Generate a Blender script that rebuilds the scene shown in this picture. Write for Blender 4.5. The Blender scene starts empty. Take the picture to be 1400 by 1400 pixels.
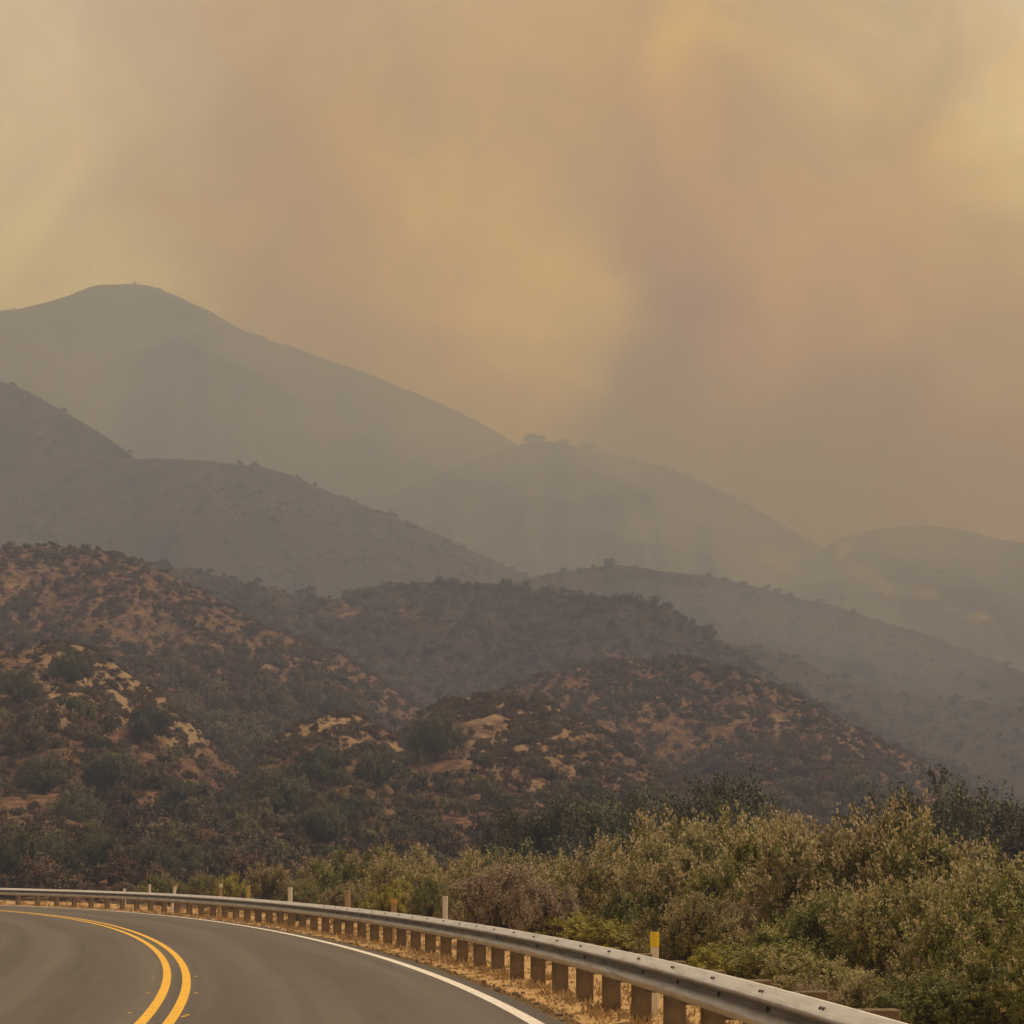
import bpy, math, random
import numpy as np
from mathutils import Vector

R = math.radians
scene = bpy.context.scene
col = scene.collection
random.seed(7)
rng = np.random.default_rng(11)

# ------------------------------------------------------------------ camera
F, YH, CAMH = 2790.0, 1210.0, 1.5          # focal length and horizon in pixels of a 1400 px frame, eye height
cam = bpy.data.cameras.new('camera'); camo = bpy.data.objects.new('camera', cam); col.objects.link(camo)
camo.location = (0, 0, CAMH); camo.rotation_euler = (R(90), 0, 0)
cam.sensor_width = 36; cam.lens = 36 * F / 1400; cam.shift_y = (YH - 700) / 1400
cam.clip_start = .1; cam.clip_end = 20000
scene.camera = camo

def dirn(u, v):
    return Vector(((u - 700) / F, 1, (YH - v) / F)).normalized()
def at(u, v, Y):
    return Vector(((u - 700) / F * Y, Y, CAMH + (YH - v) / F * Y))
def lin(c):
    return tuple((x / 255 / 12.92 if x / 255 < .04045 else ((x / 255 + .055) / 1.055) ** 2.4) for x in c)

# ------------------------------------------------------------------ sky, sun, exposure
SUN_EL, SUN_AZ = 60, 72      # azimuth clockwise from +Y
world = bpy.data.worlds.new('World'); scene.world = world; world.use_nodes = True
wt = world.node_tree; wn, wl = wt.nodes, wt.links
wn.clear()
def W(kind, **k):
    n = wn.new(kind)
    for a, b in k.items(): setattr(n, a, b)
    return n
SMOKE = [  # (px, py, displayed colour, spread) of the smoke pall, as seen through the haze
    (0, 30, (205, 180, 143), .041), (200, 30, (192, 165, 135), .041), (400, 30, (188, 155, 118), .041), (600, 30, (192, 160, 120), .041), (780, 30, (194, 160, 116), .041), (930, 30, (190, 155, 108), .041), (1040, 30, (205, 170, 118), .041), (1200, 30, (207, 175, 130), .041), (1390, 30, (212, 186, 148), .041),
    (0, 160, (205, 178, 140), .041), (200, 160, (190, 164, 126), .041), (500, 160, (175, 147, 112), .041), (700, 160, (180, 148, 108), .041), (850, 160, (184, 148, 104), .041), (1000, 160, (194, 156, 108), .041), (1200, 160, (196, 162, 112), .041), (1390, 160, (219, 194, 150), .041),
    (0, 280, (200, 175, 135), .041), (200, 280, (182, 155, 124), .041), (350, 280, (172, 144, 115), .041), (520, 280, (174, 142, 105), .041), (730, 280, (182, 149, 106), .041), (380, 430, (168, 138, 108), .03), (520, 495, (174, 144, 106), .03), (600, 540, (174, 144, 106), .03), (300, 395, (172, 142, 112), .03), (870, 280, (170, 141, 108), .041), (1070, 280, (190, 148, 103), .041), (1180, 280, (180, 145, 100), .041), (1320, 280, (207, 180, 127), .041),
    (0, 380, (198, 172, 127), .041), (270, 380, (178, 148, 112), .041), (400, 380, (168, 138, 108), .041), (560, 380, (176, 143, 102), .041), (700, 380, (203, 168, 112), .041), (860, 380, (156, 126, 98), .041), (1000, 380, (180, 146, 102), .041), (1200, 380, (182, 147, 100), .041), (1390, 380, (184, 150, 105), .041),
    (470, 480, (180, 148, 105), .041), (620, 480, (184, 150, 107), .041), (695, 470, (200, 166, 112), .041), (860, 480, (148, 119, 92), .041), (1000, 480, (164, 132, 100), .041), (1150, 480, (176, 142, 102), .041), (1390, 480, (178, 147, 108), .041),
    (690, 580, (180, 150, 105), .041), (850, 580, (150, 121, 94), .041), (1000, 580, (155, 128, 98), .041), (1200, 580, (166, 136, 102), .041), (1390, 580, (174, 144, 106), .041),
    (930, 680, (138, 120, 96), .041), (1090, 680, (148, 124, 97), .041), (1230, 680, (150, 126, 97), .041), (1390, 680, (156, 128, 95), .041),
]
SIG = np.array([.00058, .00074, .00125])      # extinction of the smoke haze, per metre
AIR = np.array([.31, .235, .165])
def through(c, u, v):
    el = (YH - v) / F
    path = min(2750, 760 / max(el, .05)) * math.sqrt(1 + el * el)
    T = np.exp(-SIG * path)
    s_ = (np.array(lin(c)) - (1 - T) * AIR) / T
    return [min(max(float(x), .01), 2.2) for x in s_]
tc = W('ShaderNodeTexCoord')
n1 = W('ShaderNodeTexNoise'); n1.inputs['Scale'].default_value = 6.5; n1.inputs['Detail'].default_value = 8; n1.inputs['Roughness'].default_value = .56
wl.new(tc.outputs['Generated'], n1.inputs['Vector'])
sub = W('ShaderNodeVectorMath', operation='SUBTRACT'); sub.inputs[1].default_value = (.5, .5, .5); wl.new(n1.outputs['Color'], sub.inputs[0])
mad = W('ShaderNodeVectorMath', operation='MULTIPLY_ADD'); wl.new(sub.outputs[0], mad.inputs[0]); mad.inputs[1].default_value = (.24, .24, .20)
wl.new(tc.outputs['Generated'], mad.inputs[2])
accw = accc = None
BASE = (.52, .44, .34)
for (u, v, c, sg) in SMOKE:
    d = dirn(u, v)
    ds = W('ShaderNodeVectorMath', operation='DISTANCE'); wl.new(mad.outputs[0], ds.inputs[0]); ds.inputs[1].default_value = d
    sq = W('ShaderNodeMath', operation='MULTIPLY'); wl.new(ds.outputs['Value'], sq.inputs[0]); wl.new(ds.outputs['Value'], sq.inputs[1])
    ms = W('ShaderNodeMath', operation='MULTIPLY'); wl.new(sq.outputs[0], ms.inputs[0]); ms.inputs[1].default_value = -1 / (sg * sg)
    ex = W('ShaderNodeMath', operation='EXPONENT'); wl.new(ms.outputs[0], ex.inputs[0])
    sc = W('ShaderNodeVectorMath', operation='SCALE'); sc.inputs[0].default_value = through(c, u, v); wl.new(ex.outputs[0], sc.inputs['Scale'])
    if accw is None: accw, accc = ex.outputs[0], sc.outputs[0]
    else:
        a = W('ShaderNodeMath', operation='ADD'); wl.new(accw, a.inputs[0]); wl.new(ex.outputs[0], a.inputs[1]); accw = a.outputs[0]
        b = W('ShaderNodeVectorMath', operation='ADD'); wl.new(accc, b.inputs[0]); wl.new(sc.outputs[0], b.inputs[1]); accc = b.outputs[0]
EPS = .12
a = W('ShaderNodeMath', operation='ADD'); wl.new(accw, a.inputs[0]); a.inputs[1].default_value = EPS
b = W('ShaderNodeVectorMath', operation='ADD'); wl.new(accc, b.inputs[0]); b.inputs[1].default_value = tuple(x * EPS for x in BASE)
inv = W('ShaderNodeMath', operation='DIVIDE'); inv.inputs[0].default_value = 1; wl.new(a.outputs[0], inv.inputs[1])
smk = W('ShaderNodeVectorMath', operation='SCALE'); wl.new(b.outputs[0], smk.inputs[0]); wl.new(inv.outputs[0], smk.inputs['Scale'])
n2 = W('ShaderNodeTexNoise'); n2.inputs['Scale'].default_value = 11; n2.inputs['Detail'].default_value = 6; n2.inputs['Roughness'].default_value = .55; n2.inputs['Distortion'].default_value = .9
wl.new(tc.outputs['Generated'], n2.inputs['Vector'])
mr = W('ShaderNodeMapRange'); wl.new(n2.outputs['Fac'], mr.inputs['Value']); mr.inputs['From Min'].default_value = .3; mr.inputs['From Max'].default_value = .7
mr.inputs['To Min'].default_value = .78; mr.inputs['To Max'].default_value = 1.22
smk2 = W('ShaderNodeVectorMath', operation='SCALE'); wl.new(smk.outputs[0], smk2.inputs[0]); wl.new(mr.outputs[0], smk2.inputs['Scale'])
sky = W('ShaderNodeTexSky', sky_type='NISHITA'); sky.sun_disc = False; sky.sun_elevation = R(SUN_EL); sky.sun_rotation = R(SUN_AZ)
bg1 = W('ShaderNodeBackground'); wl.new(sky.outputs[0], bg1.inputs['Color']); bg1.inputs['Strength'].default_value = .05
bg2 = W('ShaderNodeBackground'); wl.new(smk2.outputs[0], bg2.inputs['Color']); bg2.inputs['Strength'].default_value = 1.0
mx = W('ShaderNodeMixShader'); mx.inputs[0].default_value = .97; wl.new(bg1.outputs[0], mx.inputs[1]); wl.new(bg2.outputs[0], mx.inputs[2])
wo = W('ShaderNodeOutputWorld'); wl.new(mx.outputs[0], wo.inputs['Surface'])

sl = bpy.data.lights.new('sun', 'SUN'); sl.energy = 5.0; sl.angle = R(5); sl.color = (1, .90, .95)
so = bpy.data.objects.new('sun', sl); col.objects.link(so)
sd = Vector((math.sin(R(SUN_AZ)) * math.cos(R(SUN_EL)), math.cos(R(SUN_AZ)) * math.cos(R(SUN_EL)), math.sin(R(SUN_EL))))
so.rotation_euler = sd.to_track_quat('Z', 'Y').to_euler(); so.location = (0, 0, 50)
vs = scene.view_settings; vs.view_transform = 'Standard'; vs.look = 'None'; vs.exposure = 0.0; vs.gamma = 1; vs.use_curve_mapping = False
scene.cycles.max_bounces = 6; scene.cycles.diffuse_bounces = 2; scene.cycles.transmission_bounces = 2; scene.cycles.volume_bounces = 1
scene.cycles.use_denoising = True

# ------------------------------------------------------------------ materials
def mat(name, base, rough=.85, var=None, scale=4, detail=6, bump=0, bscale=30, objvar=0, attr=None, translucent=0, metallic=0, contrast=(.35, .65)):
    m = bpy.data.materials.new(name); m.use_nodes = True
    nt = m.node_tree; n, l = nt.nodes, nt.links
    p = n['Principled BSDF']; p.inputs['Roughness'].default_value = rough; p.inputs['Metallic'].default_value = metallic
    g = n.new('ShaderNodeTexCoord')
    c = None
    def rgb(x):
        r = n.new('ShaderNodeRGB'); r.outputs[0].default_value = (*x, 1); return r.outputs[0]
    c = rgb(base)
    if var:
        t = n.new('ShaderNodeTexNoise'); t.inputs['Scale'].default_value = scale; t.inputs['Detail'].default_value = detail
        l.new(g.outputs['Object'], t.inputs['Vector'])
        r = n.new('ShaderNodeMapRange'); r.inputs['From Min'].default_value = contrast[0]; r.inputs['From Max'].default_value = contrast[1]; l.new(t.outputs['Fac'], r.inputs['Value'])
        x = n.new('ShaderNodeMix'); x.data_type = 'RGBA'; l.new(r.outputs[0], x.inputs[0]); l.new(c, x.inputs[6]); l.new(rgb(var), x.inputs[7]); c = x.outputs[2]
    if attr:      # per-face random tint
        at_ = n.new('ShaderNodeAttribute'); at_.attribute_name = attr[0]
        x = n.new('ShaderNodeMix'); x.data_type = 'RGBA'; l.new(at_.outputs['Fac'], x.inputs[0]); l.new(c, x.inputs[6]); l.new(rgb(attr[1]), x.inputs[7]); c = x.outputs[2]
    if objvar:
        oi = n.new('ShaderNodeObjectInfo')
        hs = n.new('ShaderNodeHueSaturation'); l.new(c, hs.inputs['Color'])
        r1 = n.new('ShaderNodeMapRange'); l.new(oi.outputs['Random'], r1.inputs['Value']); r1.inputs['To Min'].default_value = 1 - objvar; r1.inputs['To Max'].default_value = 1 + objvar
        l.new(r1.outputs[0], hs.inputs['Value'])
        mm = n.new('ShaderNodeMath'); mm.operation = 'MULTIPLY'; l.new(oi.outputs['Random'], mm.inputs[0]); mm.inputs[1].default_value = 7.31
        fr = n.new('ShaderNodeMath'); fr.operation = 'FRACT'; l.new(mm.outputs[0], fr.inputs[0])
        r2 = n.new('ShaderNodeMapRange'); l.new(fr.outputs[0], r2.inputs['Value']); r2.inputs['To Min'].default_value = .5 - objvar * .07; r2.inputs['To Max'].default_value = .5 + objvar * .05
        l.new(r2.outputs[0], hs.inputs['Hue'])
        c = hs.outputs[0]
    l.new(c, p.inputs['Base Color'])
    if bump:
        t2 = n.new('ShaderNodeTexNoise'); t2.inputs['Scale'].default_value = bscale; t2.inputs['Detail'].default_value = 8; l.new(g.outputs['Object'], t2.inputs['Vector'])
        b_ = n.new('ShaderNodeBump'); b_.inputs['Strength'].default_value = min(1, bump); b_.inputs['Distance'].default_value = 1 / bscale; l.new(t2.outputs['Fac'], b_.inputs['Height']); l.new(b_.outputs[0], p.inputs['Normal'])
    if translucent:
        tb = n.new('ShaderNodeBsdfTranslucent'); l.new(c, tb.inputs['Color'])
        ms_ = n.new('ShaderNodeMixShader'); ms_.inputs[0].default_value = translucent
        l.new(p.outputs[0], ms_.inputs[1]); l.new(tb.outputs[0], ms_.inputs[2]); l.new(ms_.outputs[0], n['Material Output'].inputs['Surface'])
    return m

M = {}
M['leaf_olive'] = mat('olive_leaf', (.150, .146, .038), .6, attr=('tint', (.44, .40, .15)), objvar=.22, translucent=.3)
M['leaf_yellow'] = mat('yellow_green_leaf', (.30, .28, .03), .6, attr=('tint', (.52, .46, .07)), objvar=.15, translucent=.3)
M['leaf_dark'] = mat('dark_oak_leaf', (.043, .048, .019), .65, attr=('tint', (.13, .13, .042)), objvar=.3, translucent=.1)
M['leaf_brown'] = mat('dry_brown_leaf', (.095, .058, .030), .8, attr=('tint', (.16, .095, .05)), objvar=.3, translucent=.15)
M['leaf_scrub'] = mat('scrub_leaf', (.085, .066, .036), .7, attr=('tint', (.20, .15, .075)), objvar=.35, translucent=.08)
M['leaf_green'] = mat('fresh_green_leaf', (.115, .130, .026), .6, attr=('tint', (.34, .33, .09)), objvar=.2, translucent=.3)
M['leaf_hill'] = mat('hillside_olive_leaf', (.105, .092, .038), .7, attr=('tint', (.28, .23, .095)), objvar=.3, translucent=.1)
M['leaf_brush'] = mat('brown_brush_leaf', (.095, .066, .036), .8, attr=('tint', (.20, .14, .075)), objvar=.3, translucent=.08)
M['dry_twig'] = mat('dry_twig', (.33, .25, .18), .9, attr=('tint', (.46, .36, .26)), translucent=.1)
M['flower'] = mat('dried_flower_head', (.52, .41, .25), .9, attr=('tint', (.70, .58, .39)), objvar=.1, translucent=.25)
M['bark'] = mat('bark', (.10, .065, .045), .9, var=(.055, .04, .03), scale=9)
M['wood'] = mat('weathered_post_wood', (.23, .165, .098), .9, var=(.13, .09, .052), scale=6, bump=.6, bscale=40)
M['grass_dry'] = mat('dry_grass', (.46, .31, .14), .9, attr=('tint', (.34, .22, .10)), translucent=.2)
M['white_plastic'] = mat('weathered_white_plastic', (.88, .82, .74), .6, var=(.74, .66, .56), scale=14)
M['tan_plastic'] = mat('sun_browned_plastic', (.48, .33, .18), .7, var=(.38, .26, .15), scale=14)
M['yellow_plastic'] = mat('yellow_reflective_sheet', (.92, .68, .02), .4, var=(.88, .62, .015), scale=20)
M['faded_yellow'] = mat('faded_yellow_plastic', (.60, .46, .14), .6, var=(.52, .38, .12), scale=14)
M['orange_plastic'] = mat('orange_reflective_sheet', (.75, .36, .08), .5, var=(.65, .32, .09), scale=20)
M['bolt'] = mat('dull_steel_bolt', (.10, .09, .08), .6, metallic=.6)
M['stone'] = mat('grey_brown_stone', (.38, .27, .16), .9, var=(.24, .17, .11), scale=9)

def steel():
    m = bpy.data.materials.new('galvanised_steel'); m.use_nodes = True; n, l = m.node_tree.nodes, m.node_tree.links
    p = n['Principled BSDF']; p.inputs['Metallic'].default_value = .15; p.inputs['Roughness'].default_value = .5
    g = n.new('ShaderNodeTexCoord'); mp = n.new('ShaderNodeMapping'); mp.inputs['Scale'].default_value = (.7, .7, 9); l.new(g.outputs['Object'], mp.inputs[0])
    t = n.new('ShaderNodeTexNoise'); t.inputs['Scale'].default_value = 2.2; t.inputs['Detail'].default_value = 8; t.inputs['Roughness'].default_value = .65; l.new(mp.outputs[0], t.inputs['Vector'])
    cr = n.new('ShaderNodeValToRGB'); e = cr.color_ramp.elements
    e[0].position = .3; e[0].color = (.62, .60, .59, 1); e[1].position = .55; e[1].color = (.88, .87, .88, 1)
    l.new(t.outputs['Fac'], cr.inputs[0])
    at_ = n.new('ShaderNodeAttribute'); at_.attribute_name = 'shade_dirt'  # per-vertex brown darkening: valley grime together with painted shade
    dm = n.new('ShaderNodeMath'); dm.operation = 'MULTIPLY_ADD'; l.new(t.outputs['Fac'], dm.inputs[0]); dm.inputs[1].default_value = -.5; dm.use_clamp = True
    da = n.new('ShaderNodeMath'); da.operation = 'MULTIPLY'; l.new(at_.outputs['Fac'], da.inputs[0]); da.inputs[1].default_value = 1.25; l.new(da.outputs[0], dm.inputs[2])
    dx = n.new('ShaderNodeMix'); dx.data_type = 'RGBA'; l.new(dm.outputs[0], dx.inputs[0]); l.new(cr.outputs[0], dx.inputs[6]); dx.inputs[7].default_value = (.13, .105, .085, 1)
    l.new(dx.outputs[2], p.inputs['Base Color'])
    r = n.new('ShaderNodeMapRange'); l.new(t.outputs['Fac'], r.inputs['Value']); r.inputs['To Min'].default_value = .6; r.inputs['To Max'].default_value = .4; l.new(r.outputs[0], p.inputs['Roughness'])
    return m
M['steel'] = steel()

def asphalt():
    m = bpy.data.materials.new('worn_asphalt'); m.use_nodes = True; n, l = m.node_tree.nodes, m.node_tree.links
    p = n['Principled BSDF']; p.inputs['Roughness'].default_value = .82
    uv = n.new('ShaderNodeUVMap'); uv.uv_map = 'road'
    mp = n.new('ShaderNodeMapping'); mp.inputs['Scale'].default_value = (1.6, .03, 1); l.new(uv.outputs[0], mp.inputs[0])
    t = n.new('ShaderNodeTexNoise'); t.inputs['Scale'].default_value = 1.5; t.inputs['Detail'].default_value = 7; t.inputs['Roughness'].default_value = .6; l.new(mp.outputs[0], t.inputs['Vector'])
    # wheel paths: polished, slightly darker strips along each lane
    sep = n.new('ShaderNodeSeparateXYZ'); l.new(uv.outputs[0], sep.inputs[0])
    nz = n.new('ShaderNodeMath'); nz.operation = 'MULTIPLY_ADD'; l.new(t.outputs['Fac'], nz.inputs[0]); nz.inputs[1].default_value = .9; l.new(sep.outputs[0], nz.inputs[2])
    sn = n.new('ShaderNodeMath'); sn.operation = 'MULTIPLY'; l.new(nz.outputs[0], sn.inputs[0]); sn.inputs[1].default_value = 2 * math.pi / 1.85
    cs = n.new('ShaderNodeMath'); cs.operation = 'COSINE'; l.new(sn.outputs[0], cs.inputs[0])
    r = n.new('ShaderNodeMapRange'); l.new(cs.outputs[0], r.inputs['Value']); r.inputs['From Min'].default_value = -1; r.inputs['To Min'].default_value = .84; r.inputs['To Max'].default_value = 1.08
    cr = n.new('ShaderNodeValToRGB'); e = cr.color_ramp.elements
    e[0].position = .32; e[0].color = (.084, .072, .064, 1); e[1].position = .68; e[1].color = (.126, .108, .095, 1)
    l.new(t.outputs['Fac'], cr.inputs[0])
    g = n.new('ShaderNodeTexCoord')
    f = n.new('ShaderNodeTexNoise'); f.inputs['Scale'].default_value = 55; f.inputs['Detail'].default_value = 3; l.new(g.outputs['Object'], f.inputs['Vector'])
    fr = n.new('ShaderNodeMapRange'); l.new(f.outputs['Fac'], fr.inputs['Value']); fr.inputs['From Min'].default_value = .3; fr.inputs['From Max'].default_value = .7; fr.inputs['To Min'].default_value = .68; fr.inputs['To Max'].default_value = 1.32
    k = n.new('ShaderNodeMath'); k.operation = 'MULTIPLY'; l.new(r.outputs[0], k.inputs[0]); l.new(fr.outputs[0], k.inputs[1])
    f2 = n.new('ShaderNodeTexNoise'); f2.inputs['Scale'].default_value = 4.5; f2.inputs['Detail'].default_value = 9; f2.inputs['Roughness'].default_value = .75; l.new(g.outputs['Object'], f2.inputs['Vector'])
    fr2 = n.new('ShaderNodeMapRange'); l.new(f2.outputs['Fac'], fr2.inputs['Value']); fr2.inputs['From Min'].default_value = .3; fr2.inputs['From Max'].default_value = .7; fr2.inputs['To Min'].default_value = .82; fr2.inputs['To Max'].default_value = 1.18
    k2 = n.new('ShaderNodeMath'); k2.operation = 'MULTIPLY'; l.new(k.outputs[0], k2.inputs[0]); l.new(fr2.outputs[0], k2.inputs[1])
    v = n.new('ShaderNodeVectorMath'); v.operation = 'SCALE'; l.new(cr.outputs[0], v.inputs[0]); l.new(k2.outputs[0], v.inputs['Scale'])
    l.new(v.outputs[0], p.inputs['Base Color'])
    b_ = n.new('ShaderNodeBump'); b_.inputs['Strength'].default_value = .5; b_.inputs['Distance'].default_value = .01; l.new(f.outputs['Fac'], b_.inputs['Height']); l.new(b_.outputs[0], p.inputs['Normal'])
    return m
M['asphalt'] = asphalt()

def paint(name, c, worn):
    m = bpy.data.materials.new(name); m.use_nodes = True; n, l = m.node_tree.nodes, m.node_tree.links
    p = n['Principled BSDF']; p.inputs['Roughness'].default_value = .6
    g = n.new('ShaderNodeTexCoord'); t = n.new('ShaderNodeTexNoise'); t.inputs['Scale'].default_value = 12; t.inputs['Detail'].default_value = 8; t.inputs['Roughness'].default_value = .7; l.new(g.outputs['Object'], t.inputs['Vector'])
    cr = n.new('ShaderNodeValToRGB'); e = cr.color_ramp.elements
    e[0].position = .36; e[0].color = (*worn, 1); e[1].position = .52; e[1].color = (*c, 1)
    l.new(t.outputs['Fac'], cr.inputs[0]); l.new(cr.outputs[0], p.inputs['Base Color'])
    return m
M['white_paint'] = paint('white_road_paint', (.86, .82, .78), (.50, .43, .36))
M['yellow_paint'] = paint('yellow_road_paint', (.88, .50, .03), (.55, .33, .08))

def soil(name, c1, c2, c3, big, sand=((.20, .138, .084), (.30, .208, .13)), bump=1.0, bdist=1.0):
    """hill ground: two soil tones and dry brush in patches of their own shape, plus bare sand where the 'sand' attribute says so"""
    m = bpy.data.materials.new(name); m.use_nodes = True; n, l = m.node_tree.nodes, m.node_tree.links
    p = n['Principled BSDF']; p.inputs['Roughness'].default_value = .95; p.inputs['Specular IOR Level'].default_value = .1
    g = n.new('ShaderNodeTexCoord')
    def noise(s, d, ro=.6):
        t = n.new('ShaderNodeTexNoise'); t.inputs['Scale'].default_value = s; t.inputs['Detail'].default_value = d; t.inputs['Roughness'].default_value = ro
        l.new(g.outputs['Object'], t.inputs['Vector']); return t.outputs['Fac']
    def rmp(x, a, b_, ta=0, tb_=1):
        r = n.new('ShaderNodeMapRange'); l.new(x, r.inputs['Value']); r.inputs['From Min'].default_value = a; r.inputs['From Max'].default_value = b_
        r.inputs['To Min'].default_value = ta; r.inputs['To Max'].default_value = tb_; return r.outputs[0]
    def mix(fac, a, b_):
        x = n.new('ShaderNodeMix'); x.data_type = 'RGBA'; l.new(fac, x.inputs[0])
        for i, q in ((6, a), (7, b_)):
            if isinstance(q, tuple): x.inputs[i].default_value = (*q, 1)
            else: l.new(q, x.inputs[i])
        return x.outputs[2]
    fine = noise(big * 14, 8, .65); mid = noise(big * 3.2, 6)
    c = mix(rmp(mid, .4, .6), c1, c2)
    c = mix(rmp(fine, .47, .58), c, c3)
    a_ = n.new('ShaderNodeAttribute'); a_.attribute_name = 'sand'
    sm = n.new('ShaderNodeMath'); sm.operation = 'ADD'; l.new(a_.outputs['Fac'], sm.inputs[0]); l.new(rmp(noise(big * 8, 8, .7), .3, .7, -.45, .45), sm.inputs[1])
    c = mix(rmp(sm.outputs[0], .30, .72), c, mix(rmp(noise(big * 40, 6, .7), .42, .58), sand[0], sand[1]))
    l.new(c, p.inputs['Base Color'])
    b_ = n.new('ShaderNodeBump'); b_.inputs['Strength'].default_value = bump; b_.inputs['Distance'].default_value = bdist; l.new(fine, b_.inputs['Height']); l.new(b_.outputs[0], p.inputs['Normal'])
    return m
M['near_soil'] = soil('near_hill_soil', (.095, .053, .034), (.050, .036, .026), (.175, .10, .062), .06, bdist=.25)
M['mid_soil'] = soil('mid_hill_soil', (.047, .036, .030), (.038, .033, .028), (.068, .046, .036), .035, sand=((.18, .10, .065), (.25, .15, .10)), bdist=1.5)
M['far_soil'] = soil('far_hill_soil', (.055, .045, .038), (.045, .040, .041), (.095, .068, .050), .012, sand=((.17, .135, .10), (.25, .20, .145)), bdist=3)
M['ground'] = soil('roadside_soil', (.15, .095, .055), (.10, .07, .042), (.22, .145, .08), .9, sand=((.42, .265, .12), (.56, .38, .19)), bump=.8, bdist=.03)

# ------------------------------------------------------------------ helpers
def tag(o, label=None, cat=None, group=None, kind=None):
    if label: o['label'] = label
    if cat: o['category'] = cat
    if group: o['group'] = group
    if kind: o['kind'] = kind
    return o
def mesh_np(name, V, Fc, mats, smooth=False, attrs=None, uv=None):
    me = bpy.data.meshes.new(name)
    V = np.asarray(V, np.float32); Fc = np.asarray(Fc, np.int32); k = Fc.shape[1]
    me.vertices.add(len(V)); me.vertices.foreach_set('co', V.ravel())
    me.loops.add(Fc.size); me.loops.foreach_set('vertex_index', Fc.ravel())
    me.polygons.add(len(Fc)); me.polygons.foreach_set('loop_start', np.arange(0, Fc.size, k, dtype=np.int32))
    me.polygons.foreach_set('loop_total', np.full(len(Fc), k, np.int32))
    if smooth: me.polygons.foreach_set('use_smooth', np.ones(len(Fc), bool))
    me.materials.append(mats)
    me.update(calc_edges=True)
    for an, (dom, data) in (attrs or {}).items():
        at_ = me.attributes.new(an, 'FLOAT', dom); at_.data.foreach_set('value', np.asarray(data, np.float32))
    if uv is not None:
        ul = me.uv_layers.new(name='road'); ul.data.foreach_set('uv', np.asarray(uv, np.float32)[Fc.ravel()].ravel())
    return me
def obj(name, me, parent=None, loc=(0, 0, 0)):
    o = bpy.data.objects.new(name, me); col.objects.link(o); o.location = loc
    if parent: o.parent = parent
    return o
def empty(name, loc=(0, 0, 0), rz=0):
    o = bpy.data.objects.new(name, None); col.objects.link(o); o.location = loc; o.rotation_euler = (0, 0, rz); o.empty_display_size = .3
    return o
class MB:
    def __init__(s): s.v = []; s.f = []
    def box(s, c, sx, sy, sz, ang=0, bev=.0):
        ca, sa = math.cos(ang), math.sin(ang); n = len(s.v); b = bev
        pts = []
        for z, k in ((-sz / 2, b), (-sz / 2 + b, 0), (sz / 2 - b, 0), (sz / 2, b)):
            for x, y in ((-sx / 2 + k, -sy / 2 + b), (-sx / 2 + max(b, k), -sy / 2 + k), (sx / 2 - max(b, k), -sy / 2 + k), (sx / 2 - k, -sy / 2 + b),
                         (sx / 2 - k, sy / 2 - b), (sx / 2 - max(b, k), sy / 2 - k), (-sx / 2 + max(b, k), sy / 2 - k), (-sx / 2 + k, sy / 2 - b)):
                pts.append((c[0] + x * ca - y * sa, c[1] + x * sa + y * ca, c[2] + z))
        s.v += pts
        for r in range(3):
            for i in range(8):
                s.f.append((n + r * 8 + i, n + r * 8 + (i + 1) % 8, n + (r + 1) * 8 + (i + 1) % 8, n + (r + 1) * 8 + i))
        s.f.append(tuple(n + i for i in range(7, -1, -1))); s.f.append(tuple(n + 24 + i for i in range(8)))
    def tube(s, pts, rad, k=6):
        n = len(s.v); pts = [Vector(p) for p in pts]
        for i, p in enumerate(pts):
            d = (pts[min(i + 1, len(pts) - 1)] - pts[max(i - 1, 0)]).normalized()
            a = d.orthogonal().normalized(); b = d.cross(a)
            for j in range(k):
                t = 2 * math.pi * j / k; q = p + (a * math.cos(t) + b * math.sin(t)) * rad[i]; s.v.append(tuple(q))
        for i in range(len(pts) - 1):
            for j in range(k): s.f.append((n + i * k + j, n + i * k + (j + 1) % k, n + (i + 1) * k + (j + 1) % k, n + (i + 1) * k + j))
        s.f.append(tuple(n + j for j in range(k - 1, -1, -1))); s.f.append(tuple(n + (len(pts) - 1) * k + j for j in range(k)))
    def mesh(s, name, m, smooth=False):
        me = bpy.data.meshes.new(name); me.from_pydata(s.v, [], s.f); me.materials.append(m); me.update()
        if smooth:
            for p in me.polygons: p.use_smooth = True
        return me

def hash2(ix, iy, seed):
    h = (ix.astype(np.int64) * 374761393 + iy.astype(np.int64) * 668265263 + seed * 2147483647) & 0xffffffff
    h = ((h ^ (h >> 13)) * 1274126177) & 0xffffffff
    return ((h ^ (h >> 16)) & 0xffffff) / float(0xffffff)
def vnoise(x, y, seed=0):
    ix, iy = np.floor(x), np.floor(y); fx, fy = x - ix, y - iy
    fx = fx * fx * (3 - 2 * fx); fy = fy * fy * (3 - 2 * fy)
    a = hash2(ix, iy, seed); b = hash2(ix + 1, iy, seed); c = hash2(ix, iy + 1, seed); d = hash2(ix + 1, iy + 1, seed)
    return (a * (1 - fx) + b * fx) * (1 - fy) + (c * (1 - fx) + d * fx) * fy
def fbm(x, y, o=5, seed=0, g=.5):
    r = 0; a = 1; t = 0
    for i in range(o):
        r = r + a * vnoise(x, y, seed + i * 17); t += a; a *= g; x = x * 2.03 + 5.1; y = y * 2.03 + 1.7
    return r / t

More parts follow.
